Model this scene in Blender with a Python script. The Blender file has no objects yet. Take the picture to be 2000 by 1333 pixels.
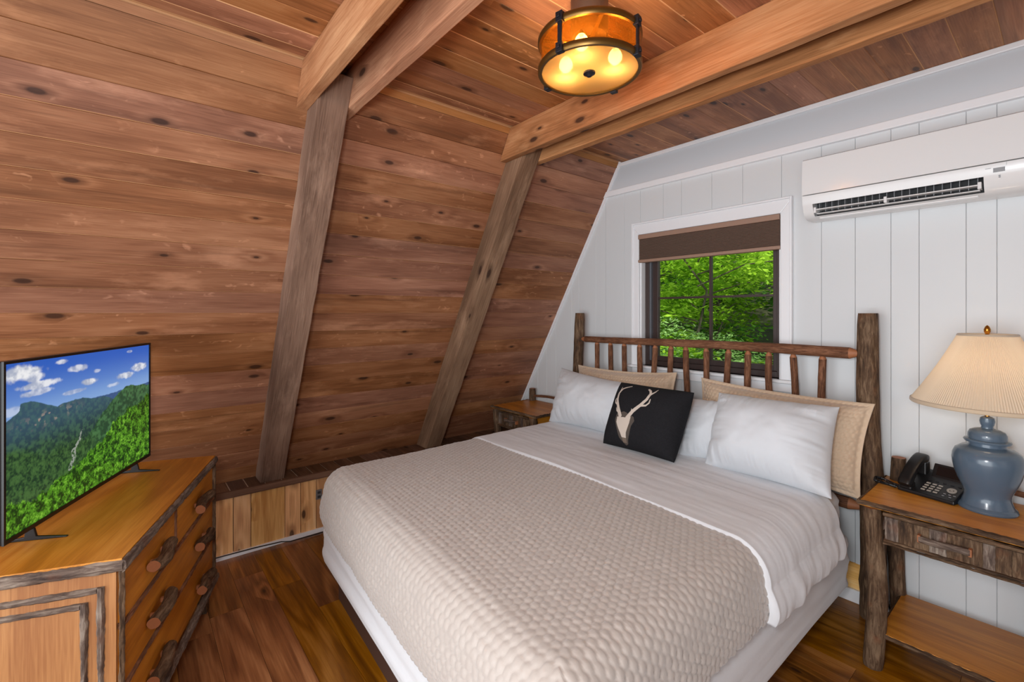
import bpy, math, random
import numpy as np
from mathutils import Matrix, Vector
random.seed(7)
R = math.radians
C = bpy.context.scene.collection
sc = bpy.context.scene

# ------------------------------------------------------------------ camera, world, lights, exposure
THETA = math.atan(1095/903.)
cam = bpy.data.objects.new('camera', bpy.data.cameras.new('camera'))
C.objects.link(cam)
cam.location = (0, 0, 1.5)
cam.rotation_euler = (R(90), 0, THETA)
cam.data.sensor_width = 36; cam.data.lens = 903/2000*36
cam.data.shift_y = -55.5/2000
cam.data.clip_start = .02; cam.data.clip_end = 300
sc.camera = cam

w = bpy.data.worlds.new('sky'); sc.world = w; w.use_nodes = True
bg = w.node_tree.nodes['Background']
bg.inputs[0].default_value = (.86, .93, 1, 1); bg.inputs[1].default_value = 1.15

def light(name, kind, loc, energy, color=(1, 1, 1), size=1, size_y=None, aim=None):
    l = bpy.data.lights.new(name, kind); l.energy = energy; l.color = color
    if kind == 'AREA':
        l.size = size
        if size_y: l.shape = 'RECTANGLE'; l.size_y = size_y
    elif kind == 'SUN': l.angle = R(3)
    else: l.shadow_soft_size = size
    o = bpy.data.objects.new(name, l); C.objects.link(o); o.location = loc
    if aim is not None:
        o.rotation_euler = (Vector(aim)-Vector(loc)).to_track_quat('-Z', 'Y').to_euler()
    return o
light('sun', 'SUN', (8, -2, 12), 7.5, (1, .95, .85), aim=(4.6, -.2, 2))
light('fill_behind_camera', 'AREA', (-.5, -2.2, 1.15), 92, (.92, .97, 1), 3.8, 2.2, aim=(-1.0, 2.5, 1.5))  # added broad fill from behind the camera, with no modelled source
light('side_fill', 'AREA', (1.9, 1.0, 1.2), 3, (.94, .98, 1), 1.4, 1.9, aim=(-2.2, 1.0, .9))  # added weak fill from the right
light('camera_flash', 'AREA', (-.12, -.18, 1.66), 25, (.96, .98, 1), .3, aim=(-1.75, 1.65, 1.45))

sc.view_settings.view_transform = 'Standard'; sc.view_settings.look = 'None'
sc.view_settings.gamma = 1; sc.view_settings.use_curve_mapping = False
sc.view_settings.exposure = 0.0

# ------------------------------------------------------------------ helpers
def lin(c):
    return tuple((x/255/12.92 if x/255 <= .04045 else ((x/255+.055)/1.055)**2.4) for x in c)+(1,)
WM = {}
def wm(o): return WM.get(o.name, Matrix.Identity(4)) if o else Matrix.Identity(4)
def link(name, data, parent=None, M=None):
    o = bpy.data.objects.new(name, data); C.objects.link(o)
    M = M or Matrix.Identity(4)
    WM[o.name] = M.copy()
    if parent is not None:
        o.parent = parent; o.matrix_basis = wm(parent).inverted() @ M
    else: o.matrix_basis = M
    return o
def tag(o, label=None, cat=None, group=None, kind=None):
    if label: o['label'] = label
    if cat: o['category'] = cat
    if group: o['group'] = group
    if kind: o['kind'] = kind
    return o
def thing(name, label, cat, loc=(0, 0, 0), rz=0, group=None):
    o = link(name, None, None, Matrix.Translation(loc) @ Matrix.Rotation(rz, 4, 'Z'))
    o.empty_display_size = .1
    return tag(o, label, cat, group)
def copy_tree(o, parent=None):
    c = o.copy(); C.objects.link(c); c.parent = parent
    for ch in o.children: copy_tree(ch, c)
    return c
def basis(x, y, z, p):
    return Matrix(((x[0], y[0], z[0], p[0]), (x[1], y[1], z[1], p[1]), (x[2], y[2], z[2], p[2]), (0, 0, 0, 1)))

class MB:
    def __init__(s): s.v = []; s.f = []; s.m = []
    def add(s, v, f, mi=0):
        n = len(s.v); s.v += [tuple(p) for p in v]
        s.f += [tuple(i+n for i in q) for q in f]; s.m += [mi]*len(f)
        return s
    def box(s, a, b, mi=0, M=None):
        x0, y0, z0 = a; x1, y1, z1 = b
        v = [(x0,y0,z0),(x1,y0,z0),(x1,y1,z0),(x0,y1,z0),(x0,y0,z1),(x1,y0,z1),(x1,y1,z1),(x0,y1,z1)]
        if M: v = [M @ Vector(p) for p in v]
        return s.add(v, [(0,3,2,1),(4,5,6,7),(0,1,5,4),(1,2,6,5),(2,3,7,6),(3,0,4,7)], mi)
    def lathe(s, prof, n=48, mi=0, close=False, c=(0, 0)):
        v = []; f = []; k = len(prof)
        for i in range(n):
            a = 2*math.pi*i/n
            for r, z in prof: v.append((c[0]+r*math.cos(a), c[1]+r*math.sin(a), z))
        for i in range(n):
            j = (i+1) % n
            for q in range(k-1): f.append((i*k+q, j*k+q, j*k+q+1, i*k+q+1))
            if close: f.append((i*k+k-1, j*k+k-1, j*k, i*k))
        return s.add(v, f, mi)
    def tube(s, pts, r, n=10, mi=0, caps=True):
        pts = [Vector(p) for p in pts]; k = len(pts); v = []; f = []
        rr = r if hasattr(r, '__len__') else [r]*k
        up = None
        for i, p in enumerate(pts):
            t = (pts[min(i+1, k-1)]-pts[max(i-1, 0)]).normalized()
            if up is None: up = t.orthogonal().normalized()
            up = (up-t*up.dot(t)).normalized(); b = t.cross(up)
            for j in range(n):
                a = 2*math.pi*j/n; v.append(p+(up*math.cos(a)+b*math.sin(a))*rr[i])
        for i in range(k-1):
            for j in range(n):
                j2 = (j+1) % n; f.append((i*n+j, i*n+j2, (i+1)*n+j2, (i+1)*n+j))
        if caps: f.append(tuple(range(n-1, -1, -1))); f.append(tuple((k-1)*n+j for j in range(n)))
        return s.add(v, f, mi)
    def prism(s, poly, axis_len, M, mi=0):
        """poly in local XY, extruded along local Z from 0 to axis_len"""
        n = len(poly)
        v = [M @ Vector((x, y, 0)) for x, y in poly]+[M @ Vector((x, y, axis_len)) for x, y in poly]
        f = [tuple(range(n-1, -1, -1)), tuple(range(n, 2*n))]+[(i, (i+1) % n, (i+1) % n+n, i+n) for i in range(n)]
        return s.add(v, f, mi)
    def build(s, name, mats, parent=None, M=None, smooth=False, bevel=0, seg=2):
        me = bpy.data.meshes.new(name); me.from_pydata(s.v, [], s.f)
        for m in (mats if isinstance(mats, (list, tuple)) else [mats]): me.materials.append(m)
        me.polygons.foreach_set('material_index', s.m)
        if smooth:
            me.polygons.foreach_set('use_smooth', [True]*len(s.f))
            me.set_sharp_from_angle(angle=R(40))
        me.update()
        o = link(name, me, parent, M)
        if bevel:
            b = o.modifiers.new('bevel', 'BEVEL'); b.width = bevel; b.segments = seg; b.limit_method = 'ANGLE'
        return o
def box(name, mat, a, b, parent=None, M=None, bevel=0, seg=2):
    return MB().box(a, b).build(name, mat, parent, M, bevel=bevel, seg=seg)

# numpy value noise
def _h(ix, iy, seed):
    n = (ix.astype(np.int64)*374761393 + iy.astype(np.int64)*668265263 + seed*1442695041) & 0x7fffffff
    n = ((n ^ (n >> 13))*1274126177) & 0x7fffffff
    return ((n ^ (n >> 16)) & 0xffff)/65535.
def vnoise(x, y, seed=0):
    x = np.asarray(x, float); y = np.asarray(y, float)
    ix = np.floor(x); iy = np.floor(y); fx = x-ix; fy = y-iy
    fx = fx*fx*(3-2*fx); fy = fy*fy*(3-2*fy)
    a = _h(ix, iy, seed); b = _h(ix+1, iy, seed); c = _h(ix, iy+1, seed); d = _h(ix+1, iy+1, seed)
    return a+(b-a)*fx+(c-a)*fy+(a-b-c+d)*fx*fy
def fbm(x, y, seed=0, o=4):
    t = 0; a = .5; s = 0
    for i in range(o):
        t = t+a*vnoise(x*2**i, y*2**i, seed+i*17); s += a; a *= .5
    return t/s
def sstep(a, b, x):
    t = np.clip((x-a)/(b-a), 0, 1); return t*t*(3-2*t)

def grid_mesh(name, P, mats, parent=None, M=None, closed=False, col=None, smooth=True, kind=None):
    """P: (n,m,3) grid"""
    n, m = P.shape[:2]
    idx = np.arange(n*m).reshape(n, m)
    q = np.stack([idx[:-1, :-1], idx[1:, :-1], idx[1:, 1:], idx[:-1, 1:]], -1).reshape(-1, 4)
    return np_mesh(name, P.reshape(-1, 3), q, mats, parent, M, None if col is None else col.reshape(-1, 3), smooth)
def np_mesh(name, V, Q, mats, parent=None, M=None, col=None, smooth=True):
    me = bpy.data.meshes.new(name); k = Q.shape[1]
    me.vertices.add(len(V)); me.vertices.foreach_set('co', np.ascontiguousarray(V, dtype=np.float32).ravel())
    me.loops.add(Q.size); me.loops.foreach_set('vertex_index', np.ascontiguousarray(Q, dtype=np.int32).ravel())
    me.polygons.add(len(Q))
    me.polygons.foreach_set('loop_start', np.arange(0, Q.size, k, dtype=np.int32))
    me.polygons.foreach_set('use_smooth', np.full(len(Q), smooth))
    if col is not None:
        at = me.color_attributes.new('col', 'FLOAT_COLOR', 'POINT')
        c4 = np.concatenate([col, np.ones((len(col), 1))], 1).astype(np.float32)
        at.data.foreach_set('color', c4.ravel())
    for mm in (mats if isinstance(mats, (list, tuple)) else [mats]): me.materials.append(mm)
    me.update(calc_edges=True); me.validate()
    return link(name, me, parent, M)

# ------------------------------------------------------------------ materials
class NT:
    def __init__(s, name):
        s.mat = bpy.data.materials.new(name); s.mat.use_nodes = True
        s.t = s.mat.node_tree; s.b = s.t.nodes['Principled BSDF']; s.out = s.t.nodes['Material Output']
    def n(s, typ, ins=None, **kw):
        x = s.t.nodes.new('ShaderNode'+typ)
        for k, v in kw.items(): setattr(x, k, v)
        for k, v in (ins or {}).items():
            if hasattr(v, 'links'): s.t.links.new(v, x.inputs[k])
            else: x.inputs[k].default_value = v
        return x
    def l(s, a, b): s.t.links.new(a, b)
    def math(s, op, a, b=0, c=None, clamp=False):
        d = {0: a, 1: b}
        if c is not None: d[2] = c
        return s.n('Math', d, operation=op, use_clamp=clamp).outputs[0]
    def mix(s, fac, a, b, typ='MIX'):
        x = s.n('Mix', None, data_type='RGBA', blend_type=typ)
        for i, v in ((0, fac), (6, a), (7, b)):
            if hasattr(v, 'links'): s.l(v, x.inputs[i])
            else: x.inputs[i].default_value = v
        return x.outputs[2]
    def mr(s, v, a, b, c=0, d=1):
        return s.n('MapRange', {0: v, 1: a, 2: b, 3: c, 4: d}).outputs[0]
    def ramp(s, fac, stops):
        x = s.n('ValToRGB', {0: fac}); e = x.color_ramp.elements
        while len(e) < len(stops): e.new(.5)
        for q, (p, c) in zip(e, stops): q.position = p; q.color = c
        return x.outputs[0]
    def set(s, col=None, rough=None, metal=None, spec=None):
        for k, v in (('Base Color', col), ('Roughness', rough), ('Metallic', metal), ('Specular IOR Level', spec)):
            if v is None: continue
            if hasattr(v, 'links'): s.l(v, s.b.inputs[k])
            else: s.b.inputs[k].default_value = v
        return s
    def bump(s, h, strength=.2, dist=.002):
        x = s.n('Bump', {'Strength': strength, 'Distance': dist, 'Height': h}); s.l(x.outputs[0], s.b.inputs['Normal'])
def plain(name, rgb, rough=.5, metal=0, noise=0, nscale=60, spec=.5, bump=0):
    m = NT(name); c = lin(rgb)
    if noise:
        tc = m.n('TexCoord').outputs['Object']
        nz = m.n('TexNoise', {'Vector': tc, 'Scale': nscale, 'Detail': 4})
        col = m.mix(m.math('MULTIPLY', nz.outputs[0], noise), c, tuple(x*.55 for x in c[:3])+(1,))
        m.set(col, rough, metal, spec)
        if bump: m.bump(nz.outputs[0], bump)
    else: m.set(c, rough, metal, spec)
    return m.mat
def wood(name, dark, mid, light_, rough=.6, ring=1.0, knots=.5, vary=.3, s=1.0, spec=.3, bump=.15, fiber=1.0, blotch=1.0, huevar=.012, rng=1.0, wash=0.0, streak=0.0, fleck=0.0):
    m = NT(name)
    tc = m.n('TexCoord').outputs['Object']; rnd = m.n('ObjectInfo').outputs['Random']
    r2 = m.math('FRACT', m.math('MULTIPLY', rnd, 17.37)); r3 = m.math('FRACT', m.math('MULTIPLY', rnd, 53.11))
    off = m.n('CombineXYZ', {0: m.math('MULTIPLY', rnd, 37.), 1: m.math('MULTIPLY', r2, 23.), 2: m.math('MULTIPLY', r3, 19.)}).outputs[0]
    P = m.n('VectorMath', {0: tc, 1: off}, operation='ADD').outputs[0]
    def sc_(v): return m.n('VectorMath', {0: P, 1: v}, operation='MULTIPLY').outputs[0]
    # knots
    sx = m.n('SeparateXYZ', {0: P})
    P2 = m.n('CombineXYZ', {0: m.math('MULTIPLY', sx.outputs[0], 2.9*s), 1: m.math('MULTIPLY', m.math('ADD', sx.outputs[1], sx.outputs[2]), 7.0*s)}).outputs[0]
    kv = m.n('TexVoronoi', {'Vector': P2, 'Scale': 1., 'Randomness': 1.}, voronoi_dimensions='2D')
    kd = kv.outputs['Distance']; kr = m.n('SeparateColor', {0: kv.outputs['Color']}).outputs[0]
    on = m.math('LESS_THAN', kr, knots)
    near = m.mr(kd, .0, .45, 1, 0)
    near = m.math('MULTIPLY', m.math('POWER', near, 2.0), on)
    n1 = m.n('TexNoise', {'Vector': sc_((.9*s, 9*s, 9*s)), 'Scale': 1, 'Detail': 3, 'Distortion': .4}).outputs[0]
    ph = m.math('ADD', m.math('MULTIPLY', n1, 26.*ring*rng), m.math('MULTIPLY', near, 9.))
    rings = m.mr(m.math('SINE', ph), -1, 1)
    n2 = m.n('TexNoise', {'Vector': sc_((7*s, 190*s, 190*s)), 'Scale': 1, 'Detail': 3}).outputs[0]
    n3 = m.n('TexNoise', {'Vector': sc_((1.3, 5, 5)), 'Scale': 1, 'Detail': 3}).outputs[0]
    f = m.math('ADD', m.math('MULTIPLY', rings, .22*ring), m.math('MULTIPLY', n2, .42*fiber))
    f = m.math('ADD', f, m.math('MULTIPLY', n3, .75*blotch))
    f = m.mr(f, .36*fiber*.6+.26*blotch, .22*ring+.42*fiber*.62+.52*blotch)
    col = m.ramp(f, [(0, lin(dark)), (.5, lin(mid)), (1, lin(light_))])
    if wash:
        n4 = m.n('TexNoise', {'Vector': sc_((2.2, 7, 7)), 'Scale': 1.2, 'Detail': 5, 'Roughness': .65}).outputs[0]
        wf = m.mr(n4, .56, .78, 0, wash)
        col = m.mix(wf, col, lin([min(255, c*1.22+22) for c in light_]))
    if streak:
        n5 = m.n('TexNoise', {'Vector': sc_((.75, 15, 15)), 'Scale': 1., 'Detail': 4, 'Distortion': .8}).outputs[0]
        col = m.mix(m.mr(n5, .56, .68, 0, streak), col, lin([c*.72 for c in dark]))
    if fleck:
        n6 = m.n('TexNoise', {'Vector': sc_((18, 30, 30)), 'Scale': 1., 'Detail': 2, 'Distortion': .6}).outputs[0]
        n7 = m.n('TexNoise', {'Vector': sc_((1.7, 5, 5)), 'Scale': 1.}).outputs[0]
        col = m.mix(m.math('MULTIPLY', m.mr(n6, .63, .72, 0, fleck), m.mr(n7, .52, .62, 0, 1)), col, lin([min(255, c*1.2+25) for c in light_]))
    # knot core
    ksz = m.mr(m.n('SeparateColor', {0: kv.outputs['Color']}).outputs[1], 0, 1, .35, 1.15)
    kq = m.math('DIVIDE', kd, ksz)
    core = m.math('MULTIPLY', m.mr(kq, .07, .11, 1, 0), on)
    halo = m.math('MULTIPLY', m.mr(kq, .1, .24, .5, 0), on)
    col = m.mix(halo, col, lin([c*.75 for c in dark]))
    col = m.mix(m.math('MULTIPLY', core, .82), col, lin((52, 30, 22)))
    val = m.math('ADD', 1-vary/2, m.math('MULTIPLY', r2, vary))
    hue = m.math('ADD', .5-huevar/2, m.math('MULTIPLY', r3, huevar))
    hs = m.n('HueSaturation', {'Hue': hue, 'Saturation': m.math('ADD', 1-8*huevar, m.math('MULTIPLY', r3, 16*huevar)), 'Value': val, 'Color': col}).outputs[0]
    m.set(hs, rough, 0, spec)
    m.bump(m.math('ADD', n2, m.math('MULTIPLY', rings, .4)), bump, .0015)
    return m.mat
def bark(name, dark, mid, light_, scale=1.0, bump=.6):
    m = NT(name)
    tc = m.n('TexCoord').outputs['Object']; rnd = m.n('ObjectInfo').outputs['Random']
    P = m.n('VectorMath', {0: tc, 1: m.n('CombineXYZ', {2: m.math('MULTIPLY', rnd, 31.), 0: m.math('MULTIPLY', rnd, 11.)}).outputs[0]}, operation='ADD').outputs[0]
    def sc_(v): return m.n('VectorMath', {0: P, 1: v}, operation='MULTIPLY').outputs[0]
    a = m.n('TexNoise', {'Vector': sc_((90*scale, 90*scale, 14*scale)), 'Scale': 1, 'Detail': 5, 'Roughness': .65, 'Distortion': .6}).outputs[0]
    b = m.n('TexNoise', {'Vector': sc_((9, 9, 6)), 'Scale': 1, 'Detail': 3}).outputs[0]
    f = m.math('ADD', m.math('MULTIPLY', a, .75), m.math('MULTIPLY', b, .45))
    col = m.ramp(m.mr(f, .42, .8), [(0, lin(dark)), (.45, lin(mid)), (1, lin(light_))])
    c2 = m.n('TexNoise', {'Vector': sc_((12, 12, 9)), 'Scale': 1.3, 'Detail': 2}).outputs[0]
    col = m.mix(m.mr(c2, .60, .78, 0, .35), col, lin((140, 84, 52)))
    m.set(col, .75, 0, .25); m.bump(a, bump, .004)
    return m.mat
def cloth_mat(name, rgb, rough=.85, weave=900, bump=.12, sheen=.3, wr=0):
    m = NT(name); tc = m.n('TexCoord').outputs['Object']
    n = m.n('TexNoise', {'Vector': tc, 'Scale': weave, 'Detail': 2}).outputs[0]
    c = lin(rgb)
    m.set(m.mix(m.math('MULTIPLY', n, .35), c, tuple(x*.86 for x in c[:3])+(1,)), rough, 0, .2)
    m.b.inputs['Sheen Weight'].default_value = sheen
    h = n
    if wr:
        k = m.n('TexNoise', {'Vector': m.n('VectorMath', {0: tc, 1: (5, 9, 9)}, operation='MULTIPLY').outputs[0], 'Scale': 1.6, 'Detail': 4, 'Distortion': 1.2}).outputs[0]
        h = m.math('ADD', m.math('MULTIPLY', n, .05), m.math('MULTIPLY', k, wr))
        m.bump(h, .5, .03)
    else: m.bump(h, bump, .0006)
    return m.mat

M_ = {}
M_['slope'] = wood('stained_pine_planks', (122, 77, 52), (153, 103, 74), (178, 128, 96), .5, .7, .36, .20, fiber=1.1, blotch=1.0, wash=.4, streak=.38, fleck=.34, spec=.35, huevar=.010)
M_['ceil'] = wood('ceiling_pine_planks', (134, 84, 54), (166, 110, 74), (188, 134, 96), .5, .7, .36, .2, fiber=1.1, blotch=1.0, wash=.3, streak=.5, fleck=.4, spec=.35, huevar=.01)
M_['strip'] = wood('pale_edge_strip', (150, 100, 62), (172, 120, 78), (190, 138, 94), .6, .5, 0, .1)
M_['raw'] = plain('pale_pine_tongue_and_glint', (212, 160, 112), .7)  # bare tongue in the gaps; on chamfers it paints the light caught there
M_['beam'] = wood('rough_sawn_beam', (104, 78, 60), (134, 104, 83), (158, 128, 104), .8, .5, .12, .08, bump=.5, fiber=1.3, wash=.35)
M_['joist'] = wood('rough_sawn_joist', (140, 94, 64), (176, 122, 86), (200, 150, 112), .8, .6, .22, .1, bump=.4, fiber=1.2, wash=.35)
M_['floor'] = wood('dark_laminate_floor', (104, 60, 22), (146, 92, 38), (184, 128, 68), .3, 1.3, .03, .4, streak=.5, s=.8, spec=.45, bump=.06)
M_['knee'] = wood('reclaimed_knee_boards', (200, 144, 86), (236, 184, 120), (252, 212, 158), .6, 1.0, .4, .35)
M_['ledge'] = wood('ledge_wood', (82, 56, 40), (108, 78, 58), (134, 100, 78), .7, .8, .1, .2)
M_['white'] = plain('white_paint', (222, 223, 226), .45)
M_['panel'] = plain('white_wall_paint', (216, 219, 221), .5, noise=.05, nscale=3)
M_['trimw'] = plain('white_trim_paint', (238, 239, 242), .35)
M_['oak'] = wood('honey_oak', (174, 106, 26), (206, 134, 42), (224, 158, 66), .38, .9, 0, .05, s=1.1, spec=.45, bump=.05, huevar=0)
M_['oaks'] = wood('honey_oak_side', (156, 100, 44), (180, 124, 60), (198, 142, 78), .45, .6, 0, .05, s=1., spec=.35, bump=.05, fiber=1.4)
M_['drawer'] = wood('drawer_oak', (168, 98, 24), (198, 124, 34), (216, 142, 50), .4, .9, 0, .05, s=1., spec=.4, bump=.05, huevar=0)
M_['bark'] = bark('hickory_bark', (46, 34, 26), (88, 66, 48), (138, 114, 90))
M_['bark2'] = bark('grey_bark', (58, 46, 42), (104, 88, 78), (164, 150, 136))
M_['spin'] = bark('hickory_spindle', (70, 42, 28), (112, 74, 52), (158, 112, 84), 1.4, .35)
M_['cut'] = plain('cut_wood_end', (172, 110, 72), .6, noise=.5, nscale=120)
M_['black'] = plain('black_plastic', (22, 22, 24), .35)
M_['iron'] = plain('dark_iron', (52, 52, 58), .45, .7, noise=.3, nscale=90)
M_['bronze'] = plain('antique_bronze_band', (120, 88, 42), .38, .8, noise=.4, nscale=50)
M_['canopy'] = plain('brown_canopy', (96, 74, 60), .5, .3)
M_['sheet'] = cloth_mat('white_sheet', (226, 228, 232), wr=.12)
M_['pcase'] = cloth_mat('white_pillowcase', (218, 222, 227), wr=.10)
M_['quilt'] = cloth_mat('beige_coverlet', (184, 175, 168), .42, 700, .1, .5)
M_['sham'] = cloth_mat('beige_sham', (206, 182, 156), .65, 700, .1, .5)
M_['bedbase'] = plain('dark_bed_plinth', (70, 46, 36), .6)
M_['glaze'] = plain('blue_grey_glaze', (88, 106, 124), .18, noise=.25, nscale=8, spec=.6)
M_['acw'] = plain('glossy_white_plastic', (232, 232, 232), .16, spec=.5)
M_['acg'] = plain('grey_plastic', (150, 152, 155), .4)
M_['dark'] = plain('dark_recess', (46, 46, 48), .7)
M_['frame'] = plain('dark_bronze_window_frame', (62, 48, 45), .4)
M_['track'] = plain('grey_window_track', (120, 124, 132), .35, .4)
M_['gold'] = plain('brass', (190, 130, 50), .25, .9)
M_['outlet'] = plain('grey_outlet', (112, 108, 108), .5)

# ------------------------------------------------------------------ room
D = 2.9; HC = 2.645; XT = -2.217; T30 = math.tan(R(30))
def xs(z): return XT-(HC-z)*T30
SL = (HC-.39)/math.cos(R(30))
BAYS = [(-1.9, -.49), (-.49, .72), (.72, 1.93), (1.93, 2.9)]

def tplank(name, mat, L, W, T, parent, M, pale=1.0, side=1):
    # board whose lower edge has a narrow chamfer coloured pale, as if catching light
    y0, y1 = -W/2, W/2; c = .0032
    P = [(y0, -T), (y1, -T), (y1, -c*.8), (y1-c, 0), (y0+.0008, 0), (y0, -.0008)]
    if side < 0: P = [(-y, z) for y, z in P][::-1]
    v = [(-L/2, y, z) for y, z in P]+[(L/2, y, z) for y, z in P]; n = 6
    f = [tuple(range(n-1, -1, -1)), tuple(range(n, 2*n))]+[(i, (i+1) % n, (i+1) % n+n, i+n) for i in range(n)]
    mi = [0, 0]+[1 if (i == 2 if side > 0 else i == 2) else 0 for i in range(n)]
    mb = MB().add(v, f); mb.m = mi
    return mb.build(name, [mat, M_['raw'] if pale else mat], parent, M)
# floor
fl = box('floor', plain('floor_underlay', (40, 24, 14), .7), (-3.5, -2.3, -.12), (3.7, 2.95, -.006)); tag(fl, kind='structure')
fixed = {0: -2.69, 1: -2.99, 3: -2.44}
random.seed(3)
for k in range(-17, 19):
    y0 = .298+.1468*k; y1 = min(y0+.1468, 2.9)
    if y1-y0 < .02: continue
    x = -3.28; nx = fixed.get(k, -3.28+random.uniform(.25, 1.1))
    while x < 2.9:
        xe = min(nx, 3.0)
        L = xe-x-.0012; W = y1-y0-.0014
        box('floor_board', M_['floor'], (-L/2, -W/2, -.006), (L/2, W/2, 0), fl, Matrix.Translation(((x+xe)/2, (y0+y1)/2, random.uniform(-.0004, 0))))
        x = xe; nx = x+1.22
# ceiling
ce = box('ceiling', M_['raw'], (XT-.05, -2.3, HC+.012), (2.25, 3.1, HC+.05)); tag(ce, kind='structure')
for i, (a, b) in enumerate(BAYS):
    x = -.83-.129*10-.0
    xs_ = [XT+.03]+[-.83-.129*j for j in range(10, -13, -1)]
    for q in range(len(xs_)-1):
        W = xs_[q+1]-xs_[q]
        if W < .02: continue
        if i == 0 and xs_[q] > -.9: continue
        L = b-a; W -= .003
        Mx = basis((0, 1, 0), (-1, 0, 0), (0, 0, 1), ((xs_[q]+xs_[q+1])/2, (a+b)/2, HC+.006+random.uniform(-.001, .001)))
        Mx = basis((0, 1, 0), (1, 0, 0), (0, 0, -1), ((xs_[q]+xs_[q+1])/2, (a+b)/2, HC+random.uniform(-.001, .001)))
        tplank('ceiling_plank', M_['ceil'], L, W+.0025, .012, ce, Mx, random.random() < .6, 1)
# left sloping wall
nS = (math.cos(R(30)), 0, -.5); dS = (-.5, 0, -math.cos(R(30)))   # normal into room, direction down the slope
def SM(y, s, d):   # local X along +Y, local Y down the slope, local Z into the room
    p = (XT+dS[0]*s+nS[0]*d, y, HC+dS[2]*s+nS[2]*d)
    return basis((0, 1, 0), dS, nS, p)
wl = MB().box((-2.6, -.05, -.05), (2.6, SL+.4, -.012)).build('wall_left', M_['raw'], None, SM(.35, 0, 0)); tag(wl, kind='structure')
for i, (a, b) in enumerate(BAYS):
    for k in range(-1, 21):
        s0 = .037+.129*k; s1 = min(s0+.129, SL+.01)
        if k == -1: s0 = 0.0; s1 = .037
        if s1-s0 < .02: continue
        L = b-a; W = s1-s0-(.0028)
        if k < 0: box('edge_strip', M_['strip'], (-L/2, -W/2, -.012), (L/2, W/2, 0), wl, SM((a+b)/2, (s0+s1)/2, .004))
        else: tplank('wall_plank', M_['slope'], L, W+.002, .012, wl, SM((a+b)/2, (s0+s1)/2, random.uniform(-.0012, .0006)), 1 if k > 1 else 0, 1)
# knee wall, ledge, baseboard
kw = box('wall_left', M_['dark'], (-3.4, -1.9, -.05), (-3.296, 2.9, .37)); tag(kw, kind='structure')
ys = [-.85, -.6, -.41, -.3, -.11, .09, .19, .386, .486, .582, .779, .876, .975, 1.17, 1.27, 1.46, 1.56, 1.76, 1.95, 2.05, 2.25, 2.34, 2.54, 2.74, 2.9]
for a, b in zip(ys[:-1], ys[1:]):
    L = .355; W = b-a-.004
    box('knee_board', M_['knee'], (-L/2, -W/2, -.016), (L/2, W/2, 0), kw, basis((0, 0, 1), (0, 1, 0), (-1, 0, 0), (-3.296+.0+random.uniform(-.001, .001), (a+b)/2, .02+L/2)))
lg = box('trim_1', M_['ledge'], (-3.62, -1.9, .365), (-3.275, 2.9, .378)); tag(lg, kind='structure')
mm = box('ledge_lip', M_['ledge'], (-2.4, -.012, -.0185), (2.4, .012, .0185), lg, basis((0, 1, 0), (-1, 0, 0), (0, 0, 1), (-3.268, .5, .391)))
y = -1.0
while y < 2.85:
    a, b = y, min(y+.0985, 2.9)
    box('ledge_block', M_['ledge'], (-.13, -(b-a)/2+.0035, 0), (.13, (b-a)/2-.0035, .014), lg, Matrix.Translation((-3.412, (a+b)/2, .3785+random.uniform(0, .001))))
    y += .0985
box('ledge_grout', plain('pale_grout', (215, 200, 180), .8), (-3.55, -1.0, .378), (-3.281, 2.9, .388), lg)
bb = box('baseboard_left', M_['trimw'], (-3.296, -.9, 0), (-3.27, 2.9, .027)); tag(bb, kind='structure')
# back wall
WX0, WX1, WZ0, WZ1 = -2.03, -1.07, 1.115, 2.072
wb = MB()
wb.box((-3.8, D+.01, -.1), (WX0, D+.14, 2.9)); wb.box((WX1, D+.01, -.1), (2.3, D+.14, 2.9))
wb.box((WX0, D+.01, -.1), (WX1, D+.14, WZ0)); wb.box((WX0, D+.01, WZ1), (WX1, D+.14, 2.9))
wb = wb.build('wall_back', M_['panel']); tag(wb, kind='structure')
def zs(x): return HC if x > XT else HC-(XT-x)/T30
def panel(xa, xb, za, zb):
    g = .0006; xa += g; xb -= g
    pts = [(xa, za), (xb, za)]
    top_b = min(zb, zs(xb)); top_a = min(zb, zs(xa))
    if top_a <= za+.01:
        xa2 = XT-(HC-za)*T30; pts = [(xa2, za), (xb, za)]
    pts.append((xb, top_b))
    xk = XT-(HC-zb)*T30
    if xa < xk < xb: pts.append((xk, zb))
    if top_a > za+.01: pts.append((xa, top_a))
    n = len(pts)
    # slightly chamfered board
    MB().prism(pts, .011, basis((1, 0, 0), (0, 0, 1), (0, -1, 0), (0, D+.011, 0))).build('wall_panel', M_['panel'], wb, bevel=.0015, seg=1)
gx = [-3.52, -3.32, -3.14, -3.022, -2.905, -2.714, -2.633, -2.45, -2.351, -2.174, WX0, -1.84, -1.70, -1.486, -1.29, WX1, -.87, -.718, -.572, -.466, -.305, -.209, -.05, .06, .25, .36, .56, .7, 1.0, 1.4, 1.8, 2.25]
for a, b in zip(gx[:-1], gx[1:]):
    if a >= WX0-.001 and b <= WX1+.001:
        panel(a, b, .2, WZ0); panel(a, b, WZ1, 2.41)
    else: panel(a, b, .2 if b < -.6 else .066, 2.41)
def xk(z): return XT-(HC-z)*T30
fr = MB()
MI = basis((1, 0, 0), (0, 0, 1), (0, -1, 0), (0, D+.01, 0))
fr.prism([(xk(2.44), 2.44), (2.3, 2.44), (2.3, HC), (XT, HC)], .016, MI)
fr = fr.build('trim_2', plain('grey_white_frieze', (204, 208, 213), .5)); tag(fr, kind='structure')
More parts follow.
